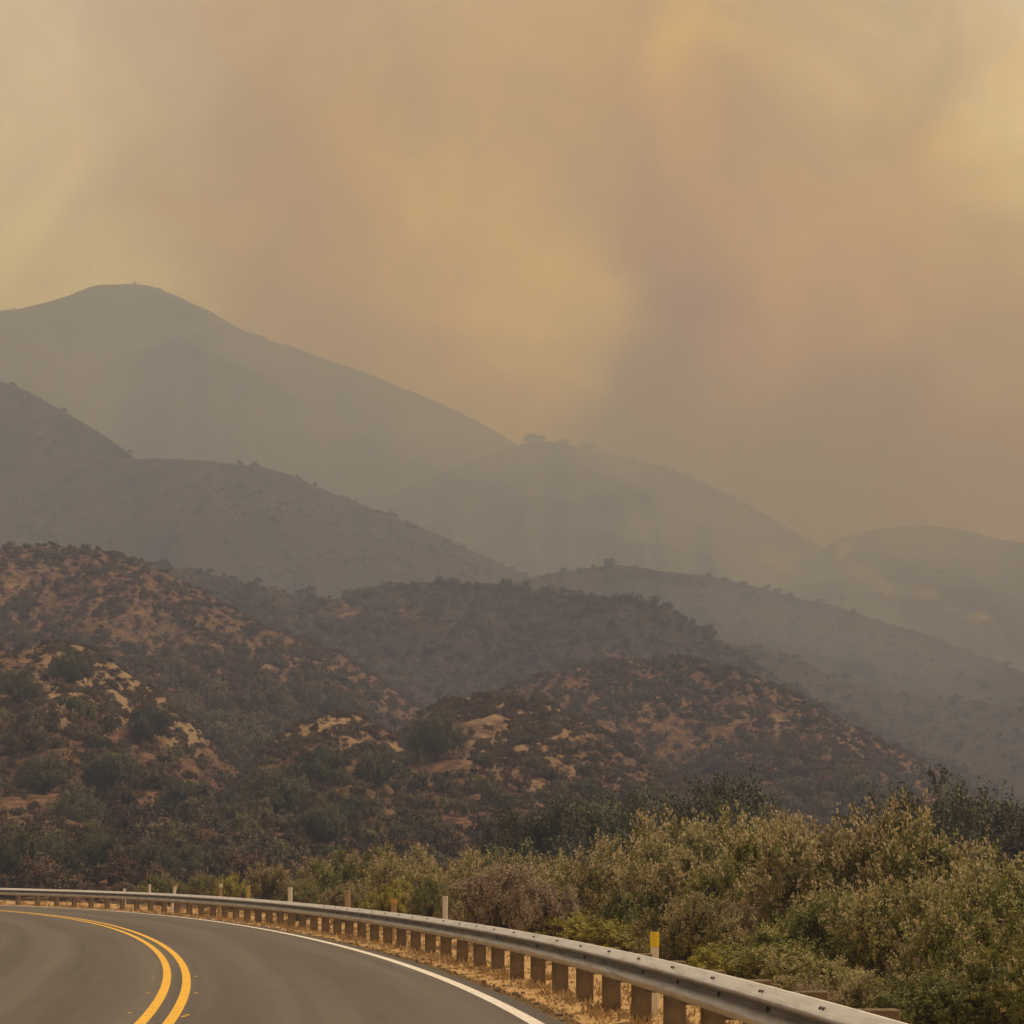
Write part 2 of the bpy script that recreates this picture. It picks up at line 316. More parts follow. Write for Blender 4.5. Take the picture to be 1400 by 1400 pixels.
# ------------------------------------------------------------------ the road line (fitted plan curve of the rail)
DS = .5
sN = int(250 / DS)
S = (np.arange(sN) * DS) - 40
t_ = np.clip(S, 0, 104) / 50
th = .0256 + .2579 * t_ + .0834 * t_ ** 2 - .2274 * t_ ** 3 + .1145 * t_ ** 4
th = np.where(S > 104, th[np.searchsorted(S, 104)] + (S - 104) * .013, th)
th = np.where(S < 0, .0256 + S * .002, th)
i0 = np.searchsorted(S, 0)
X = np.zeros(sN); Y = np.zeros(sN)
X[i0] = 2.2197; Y[i0] = 5
for i in range(i0 + 1, sN): X[i] = X[i - 1] - math.sin(th[i - 1]) * DS; Y[i] = Y[i - 1] + math.cos(th[i - 1]) * DS
for i in range(i0 - 1, -1, -1): X[i] = X[i + 1] + math.sin(th[i]) * DS; Y[i] = Y[i + 1] - math.cos(th[i]) * DS
def prof(s):
    q = np.clip(np.asarray(s, float), 0, 130) / 50
    return .079 * q + .1165 * q * q
Z = prof(S)
def pt(s, off, z=0):      # off > 0: to the left of the rail (onto the road)
    x, y, a_, zz = (np.interp(s, S, q) for q in (X, Y, th, Z))
    return x - np.cos(a_) * off, y - np.sin(a_) * off, zz + z
def heading(s): return float(np.interp(s, S, th))

def ribbon(name, offs, zs, s0, s1, m, ds=.5, jag=None, close=False):
    ss = np.arange(s0, s1 + 1e-6, ds); k = len(offs)
    V = np.zeros((len(ss), k, 3)); UV = np.zeros((len(ss), k, 2))
    for j in range(k):
        o = np.full(len(ss), float(offs[j]))
        if jag and j == jag[0]: o = o + (fbm(ss * jag[2], ss * 0 + 3.3, 4, 5) - .5) * 2 * jag[1]
        x, y, z = pt(ss, o, zs[j]); V[:, j] = np.stack([x, y, z], 1); UV[:, j] = np.stack([o, ss], 1)
    f = []
    n = len(ss)
    idx = np.arange(n * k).reshape(n, k)
    kk = k if close else k - 1
    for j in range(kk):
        j2 = (j + 1) % k
        f.append(np.stack([idx[:-1, j], idx[:-1, j2], idx[1:, j2], idx[1:, j]], 1))
    return mesh_np(name, V.reshape(-1, 3), np.concatenate(f)[:, ::-1], m, uv=UV.reshape(-1, 2))

WHITE, YEL1, YEL2 = .832, 4.682, 4.975
offs = [.52, .6, 1.2, 2, 3, 4, 5, 6, 7, 8, 8.9, 9.3]
tag(obj('road', ribbon('road', offs, [0] * len(offs), -38, 185, M['asphalt'], .25, jag=(0, .06, 1.1))), kind='structure')
tag(obj('edge_line', ribbon('edge_line', [WHITE - .08, WHITE + .08], [.004, .004], -38, 185, M['white_paint'])), kind='structure')
tag(obj('centre_line', ribbon('centre_line', [YEL1 - .062, YEL1 + .062], [.004, .004], -38, 185, M['yellow_paint'])), kind='structure')
tag(obj('centre_line', ribbon('centre_line', [YEL2 - .062, YEL2 + .062], [.004, .004], -38, 185, M['yellow_paint'])), kind='structure')
tag(obj('edge_line', ribbon('edge_line', [8.78, 8.9], [.004, .004], -38, 185, M['white_paint'])), kind='structure')
# stray flecks of yellow paint beside the double line
def onroad(u, v):
    best = None
    for s in np.arange(10, 60, .1):
        for_off = None
        x, y, z = pt(s, 4.8)
        Yq = F * (CAMH - z) / (v - YH); Xq = (u - 700) / F * Yq
        d = abs(Yq - y + 0 * Xq)
        if best is None or d < best[0]: best = (d, Xq, Yq, z)
    return best[1:]
for (u, v) in ((177, 1385), (209, 1337), (214, 1315), (202, 1358), (268, 1335), (268, 1358), (257, 1388), (251, 1390)):
    x, y, z = onroad(u, v); n = 9; vv = []
    for i in range(n):
        r_ = random.uniform(.018, .035); a_ = 2 * math.pi * i / n; vv.append((x + r_ * math.cos(a_), y + 3.5 * r_ * math.sin(a_), z + .004))
    me = bpy.data.meshes.new('paint_fleck'); me.from_pydata(vv, [], [tuple(range(n))]); me.materials.append(M['yellow_paint']); tag(obj('paint_fleck', me), kind='structure')

# ------------------------------------------------------------------ the ground sheet
rail_xy = np.stack([X, Y, Z, th], 1)[::4]
def road_dist(x, y):
    """signed distance to the rail line (right of it positive) and the road height there"""
    x = np.asarray(x, float); y = np.asarray(y, float)
    shp = x.shape; xf, yf = x.ravel(), y.ravel(); out = np.zeros(len(xf)); zz = np.zeros(len(xf))
    for a0 in range(0, len(xf), 20000):
        sl_ = slice(a0, a0 + 20000)
        dx = xf[sl_, None] - rail_xy[None, :, 0]; dy = yf[sl_, None] - rail_xy[None, :, 1]
        k = np.argmin(dx * dx + dy * dy, 1); i = np.arange(len(k))
        a_ = rail_xy[k, 3]; out[sl_] = dx[i, k] * np.cos(a_) + dy[i, k] * np.sin(a_)
        sgn = np.sign(out[sl_]); out[sl_] = sgn * np.sqrt(dx[i, k] ** 2 + dy[i, k] ** 2)
        zz[sl_] = rail_xy[k, 2]
    return out.reshape(shp), zz.reshape(shp)
def ground_z(x, y):
    d, zr = road_dist(x, y)
    x = np.asarray(x, float); y = np.asarray(y, float)
    base = zr - .012 - .03 * ((d < -.45) & (d > -9.4))
    n_ = (fbm(x * .25, y * .25, 4, 3) - .5)
    drop = np.clip((d - 3.2) / 6, 0, 1); drop = drop * drop * (3 - 2 * drop)
    far = np.clip((d - 25) / 60, 0, 1)
    right = base + .14 * np.exp(-((d - 2.3) / .9) ** 2) - 1.15 * drop * (1 - far) + n_ * .5 * np.clip((d - 2.8) / 3, 0, 1) + (fbm(x * 2.2, y * 2.2, 3, 9) - .5) * .05 * np.clip(d / .8, 0, 1)
    left = base + .2 * np.clip((-d - 9.4) / 3, 0, 1) + n_ * .4 * np.clip((-d - 9.4) / 3, 0, 1)
    return np.where(d > 0, right, left)
def axis(lo, hi, dense0, dense1, fine, coarse):
    a_ = [dense0]
    while a_[-1] < dense1: a_.append(a_[-1] + fine)
    st = fine
    while a_[-1] < hi: st = min(st * 1.25, coarse); a_.append(a_[-1] + st)
    b_ = [dense0]; st = fine
    while b_[-1] > lo: st = min(st * 1.25, coarse); b_.append(b_[-1] - st)
    return np.array(b_[1:][::-1] + a_)
gx = axis(-6000, 6000, -36, 14, .3, 500); gy = axis(-3000, 9000, 8, 112, .3, 500)
GX, GY = np.meshgrid(gx, gy); GZ = ground_z(GX, GY)
n0, n1_ = GX.shape; idx = np.arange(n0 * n1_).reshape(n0, n1_)
fc = np.stack([idx[:-1, :-1], idx[:-1, 1:], idx[1:, 1:], idx[1:, :-1]], -1).reshape(-1, 4)
tag(obj('ground', mesh_np('ground', np.stack([GX, GY, GZ], -1).reshape(-1, 3), fc, M['ground'], True, {'sand': ('POINT', (1.4 * np.exp(-(np.clip(np.maximum(road_dist(GX, GY)[0] - 4.0, -road_dist(GX, GY)[0] - 12), 0, None) / 3.5) ** 2)).ravel())})), kind='structure')

# ------------------------------------------------------------------ hills
RIDGES = {}
def ridge(name, crest, D, foot, zf, m, nu=260, nt=110, amp=.12, wob=.03, freq=1.0, power=1.1, crestn=1.5, seed=0, sand=(), umin=-1700, umax=3000, dvar=.06):
    c = np.array(crest, float); nu = int(nu * 1.6)
    u = np.linspace(umin, umax, nu)
    # smooth interpolation of the skyline
    v = np.interp(u, c[:, 0], c[:, 1])
    k = max(1, int(nu / (umax - umin) * 14)); ker = np.ones(2 * k + 1) / (2 * k + 1)
    v = np.convolve(np.pad(v, k, mode='edge'), ker, 'valid')
    Dd = D * (1 + dvar * (fbm(u / 260 * freq + seed, u * 0 + 1, 3, seed) - .5) * 2)
    v = v + (fbm(u / 22, u * 0 + seed, 4, seed + 3) - .5) * crestn * 2
    zc = CAMH + (YH - v) / F * Dd
    nb = int(nt * .45)
    t = np.concatenate([np.linspace(0, 1, nt), 1 + np.linspace(0, 1, nb + 1)[1:]])
    T, U = np.meshgrid(t, u, indexing='ij')
    Dg = np.broadcast_to(Dd, T.shape); Zc = np.broadcast_to(zc, T.shape)
    Yg = np.where(T <= 1, foot + (Dg - foot) * T, Dg + (T - 1) * (Dg - foot) * .9)
    Tb = np.clip(T, 0, 1)
    h = np.where(T <= 1, Tb ** power, 1 - (T - 1) ** 1.5)
    Zg = zf + (Zc - zf) * h
    Xg = (U - 700) / F * Yg
    L = (D - foot)
    # spurs and gullies running down the slope
    wx = Xg / L * 2.2 * freq + (fbm(Xg / L * 2, Yg / L * 2, 3, seed + 40) - .5) * 1.2
    sp = 1 - np.abs(fbm(wx, Yg / L * .55, 4, seed + 7) * 2 - 1) * 2.2
    det = fbm(Xg / L * 9 * freq, Yg / L * 9 * freq, 5, seed + 9, .55) - .5
    env = np.clip(T / .15, 0, 1) * np.clip((1 - T) / .35, 0, 1)
    env = np.where(T > 1, 0, env)
    H_ = (Zc - zf)
    Zg = Zg + H_ * amp * (sp - .55) * env + H_ * wob * 2 * det * np.clip(T / .1, 0, 1) * np.where(T > 1, .3, np.clip((1 - T) / .06, .0, 1))
    Pv = YH - (Zg - CAMH) / Yg * F
    sa = np.zeros_like(Zg)
    for (cu, cv, ru, rv, w_) in sand:
        sa = np.maximum(sa, w_ * np.exp(-(((U - cu) / ru) ** 2 + ((Pv - cv) / rv) ** 2)))
    n0, n1_ = Zg.shape; idx = np.arange(n0 * n1_).reshape(n0, n1_)
    fc = np.stack([idx[:-1, :-1], idx[:-1, 1:], idx[1:, 1:], idx[1:, :-1]], -1).reshape(-1, 4)
    P = np.stack([Xg, Yg, Zg], -1)
    o = obj('hill', mesh_np(name, P.reshape(-1, 3), fc, m, True, {'sand': ('POINT', sa.ravel())}))
    tag(o, kind='structure')
    RIDGES[name] = dict(P=P, sa=sa, nt=nt, U=U, T=T)
    return o
fs, msn, ns = M['far_soil'], M['mid_soil'], M['near_soil']
ridge('peak', [(-700, 480), (-200, 440), (0, 425), (40, 420), (90, 405), (130, 389), (205, 389), (250, 408), (300, 432), (360, 470), (500, 560), (800, 700), (1400, 900), (2100, 1000)], 2700, 2400, 250, fs, 500, 60, amp=.18, freq=1.2, seed=1)
ridge('long_far', [(-700, 360), (-200, 420), (0, 450), (60, 468), (130, 482), (200, 477), (250, 460), (310, 443), (350, 457), (400, 475), (470, 500), (550, 530), (620, 560), (690, 597), (760, 640), (900, 720), (1200, 860), (2100, 1000)], 2350, 1700, 60, fs, 600, 110, amp=.24, freq=1.7, seed=2, crestn=3)
ridge('knob', [(-700, 1100), (300, 790), (420, 725), (500, 688), (600, 650), (680, 618), (730, 603), (800, 611), (850, 625), (920, 641), (980, 668), (1040, 700), (1100, 735), (1180, 775), (1300, 840), (2100, 950)], 2050, 1550, 30, fs, 600, 110, amp=.22, freq=1.8, seed=3, crestn=3)
ridge('right_far', [(-700, 1150), (700, 1000), (950, 880), (1050, 800), (1100, 762), (1140, 740), (1180, 726), (1250, 718), (1320, 725), (1400, 745), (1600, 720), (2100, 700)], 1850, 1250, 20, fs, 600, 110, amp=.26, freq=2.0, seed=4, crestn=3,
      sand=[(1062, 768, 24, 12, .75), (1100, 782, 14, 8, .6), (1150, 752, 12, 16, .62), (1180, 785, 26, 10, .8), (1215, 803, 26, 11, .8), (1262, 812, 30, 9, .75), (1300, 832, 18, 8, .65), (1338, 842, 12, 9, .7)])
ridge('left_mid_back', [(-700, 420), (-200, 470), (0, 520), (50, 541), (100, 570), (150, 598), (200, 640), (300, 720), (500, 850), (1000, 1000), (2100, 1100)], 1220, 900, 20, msn, 420, 110, amp=.12, freq=1.3, seed=5, crestn=2)
ridge('left_mid', [(-700, 560), (-200, 640), (0, 660), (90, 645), (160, 627), (260, 628), (350, 636), (400, 650), (450, 672), (520, 700), (600, 730), (650, 755), (720, 787), (780, 830), (900, 900), (1200, 980), (2100, 1050)], 1190, 780, 10, msn, 600, 140, amp=.24, freq=2.2, seed=6, crestn=2.5)
ridge('right_mid', [(-700, 1100), (300, 950), (500, 870), (640, 820), (700, 797), (760, 783), (835, 772), (900, 780), (970, 787), (1050, 806), (1150, 832), (1250, 862), (1340, 895), (1400, 920), (2100, 1000)], 980, 690, 8, msn, 600, 120, amp=.2, freq=2.2, seed=7, crestn=2.5)
ridge('mid_tail', [(-700, 1100), (700, 1000), (900, 905), (1000, 880), (1060, 893), (1130, 920), (1200, 945), (1260, 952), (1400, 968), (2100, 1000)], 770, 560, 5, msn, 600, 110, amp=.12, freq=1.6, seed=8, crestn=2)
ridge('mid', [(-700, 700), (-100, 752), (150, 762), (220, 772), (280, 782), (330, 796), (400, 812), (450, 821), (500, 808), (560, 801), (690, 800), (760, 812), (850, 820), (920, 832), (960, 862), (1000, 890), (1060, 930), (1130, 965), (1200, 1000), (1300, 1050), (1400, 1095), (2100, 1170)], 620, 410, 3, msn, 700, 150, amp=.17, wob=.05, freq=1.8, seed=9, crestn=2.5,
      sand=[(470, 835, 60, 14, .55), (560, 835, 40, 25, .5), (850, 900, 40, 20, .45)])
ridge('left_near', [(-700, 690), (-200, 730), (0, 749), (80, 747), (150, 758), (200, 772), (260, 800), (330, 840), (400, 870), (470, 895), (520, 930), (600, 985), (700, 1040), (900, 1120), (1300, 1195), (2100, 1205)], 430, 240, 2, ns, 700, 170, amp=.17, wob=.05, freq=1.8, seed=10, crestn=2.5,
      sand=[(60, 775, 26, 10, .55), (180, 765, 25, 6, .5), (30, 800, 40, 12, .45), (170, 830, 70, 12, .42), (400, 905, 60, 20, .38)])
ridge('right_near', [(-700, 1200), (300, 1140), (500, 1050), (600, 990), (680, 945), (740, 925), (790, 912), (850, 905), (930, 900), (1000, 915), (1080, 945), (1150, 985), (1250, 1035), (1330, 1080), (1400, 1120), (1600, 1190), (2100, 1205)], 410, 250, 1.5, ns, 700, 150, amp=.13, wob=.05, freq=2, seed=11, crestn=2.5,
      sand=[(1080, 985, 40, 18, .45), (1160, 1020, 50, 22, .5), (880, 960, 60, 30, .38), (1240, 1060, 40, 18, .5)])
ridge('right_spur', [(-700, 1205), (300, 1180), (480, 1100), (560, 990), (600, 964), (660, 950), (740, 958), (800, 988), (860, 1025), (920, 1060), (1000, 1095), (1100, 1130), (1300, 1180), (2100, 1200)], 275, 150, .8, ns, 600, 140, amp=.13, wob=.05, freq=2, seed=12, crestn=2,
      sand=[(650, 968, 80, 24, .95), (740, 985, 60, 34, .95), (700, 1030, 70, 36, .9), (780, 1050, 40, 40, .42), (730, 1085, 25, 40, .42), (560, 1050, 12, 45, .6)])
ridge('left_spur', [(-700, 820), (-200, 860), (-50, 890), (30, 890), (75, 878), (130, 888), (180, 925), (240, 965), (280, 1005), (330, 1060), (400, 1130), (500, 1185), (900, 1200), (2100, 1205)], 260, 140, .5, ns, 700, 150, amp=.13, wob=.05, freq=2, seed=13, crestn=2,
      sand=[(85, 905, 36, 40, 1.3), (75, 950, 26, 44, 1.2), (130, 935, 80, 46, 1.3), (190, 960, 58, 30, 1.2), (255, 990, 34, 40, 1.2), (40, 925, 40, 12, .6), (150, 1040, 20, 20, .42), (20, 1115, 30, 12, .6)])
ridge('middle_spur', [(-700, 1205), (200, 1195), (290, 1120), (330, 1070), (370, 1015), (420, 985), (480, 972), (530, 1000), (575, 1050), (640, 1130), (760, 1180), (2100, 1205)], 235, 135, .5, ns, 600, 130, amp=.12, wob=.05, freq=2, seed=14, crestn=2,
      sand=[(390, 1000, 38, 28, 1.2), (450, 985, 62, 22, 1.1), (360, 1040, 28, 34, 1.0), (480, 1015, 40, 22, .55), (545, 1040, 14, 56, 1.0), (300, 1060, 16, 16, .5), (545, 1090, 12, 30, .55)])
ridge('low_bank', [(-700, 1090), (-100, 1100), (0, 1118), (60, 1112), (150, 1135), (260, 1165), (400, 1185), (600, 1190), (1000, 1188), (2100, 1185)], 165, 112, .1, ns, 500, 60, amp=.08, wob=.05, freq=2, seed=15, crestn=2)

# ------------------------------------------------------------------ foliage
def leaf_quads(P, D, L, Wd, rg, N=None):
    """rhombic leaves at points P pointing along D"""
    n = len(P); D = D / (np.linalg.norm(D, axis=1, keepdims=True) + 1e-9)
    r_ = rg.normal(size=(n, 3))
    if N is not None:      # leaves of a crown turn their faces outwards
        r_ = N / (np.linalg.norm(N, axis=1, keepdims=True) + 1e-9) + r_ * .38
        r_ /= np.linalg.norm(r_, axis=1, keepdims=True); D = D - r_ * (D * r_).sum(1, keepdims=True) * .8
        D = D / (np.linalg.norm(D, axis=1, keepdims=True) + 1e-9)
    a_ = np.cross(D, r_); a_ /= (np.linalg.norm(a_, axis=1, keepdims=True) + 1e-9)
    L = np.broadcast_to(np.asarray(L).reshape(-1, 1), (n, 1)); Wd = np.broadcast_to(np.asarray(Wd).reshape(-1, 1), (n, 1))
    V = np.stack([P, P + D * L * .5 + a_ * Wd * .5, P + D * L, P + D * L * .5 - a_ * Wd * .5], 1)
    return V.reshape(-1, 3), np.arange(n * 4).reshape(n, 4)
def unit(rg, n):
    v = rg.normal(size=(n, 3)); return v / np.linalg.norm(v, axis=1, keepdims=True)
def bush_arrays(seed, clumps=60, twigs=9, leaves=15, leaf=.045, lobes=5, spread=.62, up=.5, flat=.95, flowers=0, tall=1.0, wide=.5):
    """a shrub of unit radius and about unit height: leaves along twigs that radiate from clumps set over several lobes"""
    rg = np.random.default_rng(seed)
    lc = np.zeros((lobes, 3)); lr = rg.uniform(.34, .52, lobes)
    for i in range(lobes):
        a_ = 2 * math.pi * (i + rg.uniform(-.3, .3)) / lobes; q = rg.uniform(.25, spread)
        lc[i] = (math.cos(a_) * q, math.sin(a_) * q, rg.uniform(.3, .62) * tall)
    lc[0] = (rg.uniform(-.1, .1), rg.uniform(-.1, .1), .62 * tall); lr[0] = .42
    k = rg.integers(0, lobes, clumps)
    d = unit(rg, clumps); d[:, 2] = np.abs(d[:, 2]) * 1.1 - .32
    d /= np.linalg.norm(d, axis=1, keepdims=True)
    cc = lc[k] + d * (lr[k] * rg.uniform(.55, 1.0, clumps) ** .6)[:, None] * np.array([1, 1, flat])
    cc[:, 2] = np.clip(cc[:, 2], .04, None)
    cd = d * .8 + np.array([0, 0, up]); cs = rg.uniform(.15, .29, clumps)
    TP, TD, TL = [], [], []
    for i in range(clumps):
        td = cd[i] + rg.normal(size=(twigs, 3)) * .62; td /= np.linalg.norm(td, axis=1, keepdims=True)
        TP.append(np.repeat((cc[i] - cd[i] * .06)[None], twigs, 0)); TD.append(td); TL.append(cs[i] * rg.uniform(.6, 1.25, twigs))
    TP, TD, TL = np.concatenate(TP), np.concatenate(TD), np.concatenate(TL)
    nT = len(TP)
    q = rg.uniform(.12, 1, (nT, leaves)) ** .8
    P = TP[:, None] + TD[:, None] * (q * TL[:, None])[..., None] + rg.normal(size=(nT, leaves, 3)) * .010
    LD = TD[:, None] * .7 + rg.normal(size=(nT, leaves, 3)) * .6
    NN = (P - np.repeat(cc + cd * -.10, twigs, 0)[:, None]).reshape(-1, 3); NN /= np.linalg.norm(NN, axis=1, keepdims=True) + 1e-9
    OUT = (P - np.repeat(lc[k], twigs, 0)[:, None]).reshape(-1, 3); OUT /= np.linalg.norm(OUT, axis=1, keepdims=True) + 1e-9
    V, Fq = leaf_quads(P.reshape(-1, 3), LD.reshape(-1, 3), leaf * rg.uniform(.6, 1.3, nT * leaves), leaf * wide * rg.uniform(.7, 1.2, nT * leaves), rg, NN * .55 + OUT * .6)
    tint = np.clip(rg.normal(.35, .3, nT * leaves) + np.repeat(rg.normal(0, .18, nT), leaves), 0, 1)
    out = dict(leaf=(V, Fq, tint), lobes=(lc, lr), twig=(TP, TD, TL), cl=cc)
    if flowers:
        sel = np.where((TD[:, 2] > .25) & (TP[:, 2] > .35) & (rg.random(nT) < flowers))[0]
        m_ = 9
        q = rg.uniform(.72, 1.12, (len(sel), m_))
        P = TP[sel][:, None] + TD[sel][:, None] * (q * TL[sel][:, None])[..., None] + rg.normal(size=(len(sel), m_, 3)) * .012
        V2, F2 = leaf_quads(P.reshape(-1, 3), (TD[sel][:, None] + rg.normal(size=(len(sel), m_, 3)) * .5).reshape(-1, 3), leaf * .62, leaf * .42, rg)
        out['flower'] = (V2, F2, rg.random(len(V2) // 4))
    return out
def stems_mesh(name, A, m, n=22, r0=.022, twigs=False, seed=0):
    rg = np.random.default_rng(seed); mb = MB()
    cl = A['cl']; pick = rg.choice(len(cl), min(n, len(cl)), replace=False)
    for i in pick:
        c = cl[i]; b = np.array([rg.uniform(-.1, .1), rg.uniform(-.1, .1), -.12])
        m1 = b + (c - b) * .4 + rg.normal(size=3) * .05; m1[2] = max(m1[2], .1); m2 = b + (c - b) * .75 + rg.normal(size=3) * .04
        mb.tube([b, m1, m2, c], [r0, r0 * .7, r0 * .45, r0 * .15], 5)
    if twigs:
        TP, TD, TL = A['twig']
        for i in rg.choice(len(TP), min(420, len(TP)), replace=False):
            mb.tube([TP[i] - TD[i] * .1, TP[i] + TD[i] * TL[i] * 1.05], [.0045, .0018], 3)
    return mb.mesh(name, m)
def shrub_proto(kind, seed, leafm, **k):
    fl = k.get('flowers', 0); tw = k.pop('show_twigs', False); st = k.pop('stems', 22); r0 = k.pop('r0', .022)
    A = bush_arrays(seed, **k)
    V, Fq, t = A['leaf']
    d = {'foliage': mesh_np('foliage', V, Fq, leafm, False, {'tint': ('FACE', t)}), 'stems': stems_mesh('stems', A, M['bark'], st, r0, tw, seed)}
    if fl:      # dried flower heads grow on the leaf twigs: same mesh, second material
        V2, F2, t2 = A['flower']
        me = mesh_np('foliage', np.concatenate([V, V2]), np.concatenate([Fq, F2 + len(V)]), leafm, False, {'tint': ('FACE', np.concatenate([t, t2]))})
        me.materials.append(M['flower']); me.polygons.foreach_set('material_index', np.concatenate([np.zeros(len(Fq), np.int32), np.ones(len(F2), np.int32)])); d['foliage'] = me
    return d
def tree_proto(seed, leafm, **k):
    A = bush_arrays(seed, **k)
    V, Fq, t = A['leaf']
    mb = MB(); rg = np.random.default_rng(seed); lc = A['lobes'][0]
    mb.tube([(0, 0, -.15), (.01, .0, .1), (-.02, .02, .32)], [.085, .065, .05], 8)
    for c in lc: mb.tube([(-.02, .02, .22), tuple(np.array([-.02, .02, .22]) * .4 + c * .6 + rg.normal(size=3) * .03), tuple(c)], [.04, .025, .01], 6)
    return {'crown': mesh_np('crown', V, Fq, leafm, False, {'tint': ('FACE', t)}), 'trunk': mb.mesh('trunk', M['bark'])}
def plant(name, proto, loc, rad, hgt, rz, label, cat, group=None, proto2=None, tilt=0):
    e = empty(name, loc, rz); e.scale = (rad, rad, hgt); e.rotation_euler = (tilt * .5, tilt, rz)
    tag(e, label, cat, group)
    for k_, me in proto.items():
        o = obj(k_, me, e)
    return e

near_k = dict(clumps=84, twigs=12, leaves=19, leaf=.044, wide=.42)
OL = [shrub_proto('olive', 100 + i, M['leaf_olive'], flowers=.6, show_twigs=True, **near_k) for i in range(5)]
OG = [shrub_proto('green', 200 + i, M['leaf_green'], flowers=.2, show_twigs=True, **near_k) for i in range(3)]
YG = [shrub_proto('yellow', 300 + i, M['leaf_yellow'], show_twigs=True, clumps=90, twigs=11, leaves=14, leaf=.055, up=1.0) for i in range(2)]
DRY = [shrub_proto('dry', 400 + i, M['dry_twig'], show_twigs=True, clumps=80, twigs=14, leaves=12, leaf=.040, up=1.0) for i in range(2)]
OAK = [tree_proto(500 + i, M['leaf_dark'], clumps=150, twigs=11, leaves=24, leaf=.036, lobes=7, up=.3, tall=1.0) for i in range(4)]
OAKO = [tree_proto(520 + i, M['leaf_hill'], clumps=130, twigs=11, leaves=20, leaf=.04, lobes=7, up=.35) for i in range(2)]
SC = [shrub_proto('scrub', 600 + i, [M['leaf_hill'], M['leaf_hill'], M['leaf_scrub'], M['leaf_brush'], M['leaf_dark']][i], stems=6, clumps=60, twigs=8, leaves=14, leaf=.07, lobes=4) for i in range(5)]

def ztop(proto):
    me = proto.get('foliage') or proto['crown']; a_ = np.zeros(len(me.vertices) * 3, np.float32); me.vertices.foreach_get('co', a_); return float(np.percentile(a_[2::3], 99.3))
def place(u, vtop, Yd, wpx, proto, name, label, cat, group=None, rz=None):
    x = (u - 700) / F * Yd
    zb = float(ground_z(np.array([x]), np.array([Yd]))[0]) - .05
    zt = CAMH + (YH - vtop) / F * Yd
    hg = (zt - zb) / ztop(proto); rad = max(wpx / 2 / F * Yd / .86, hg / 1.5)
    return plant(name, proto, (x, Yd, zb), rad, hg, random.uniform(0, 6.28) if rz is None else rz, label, cat, group)

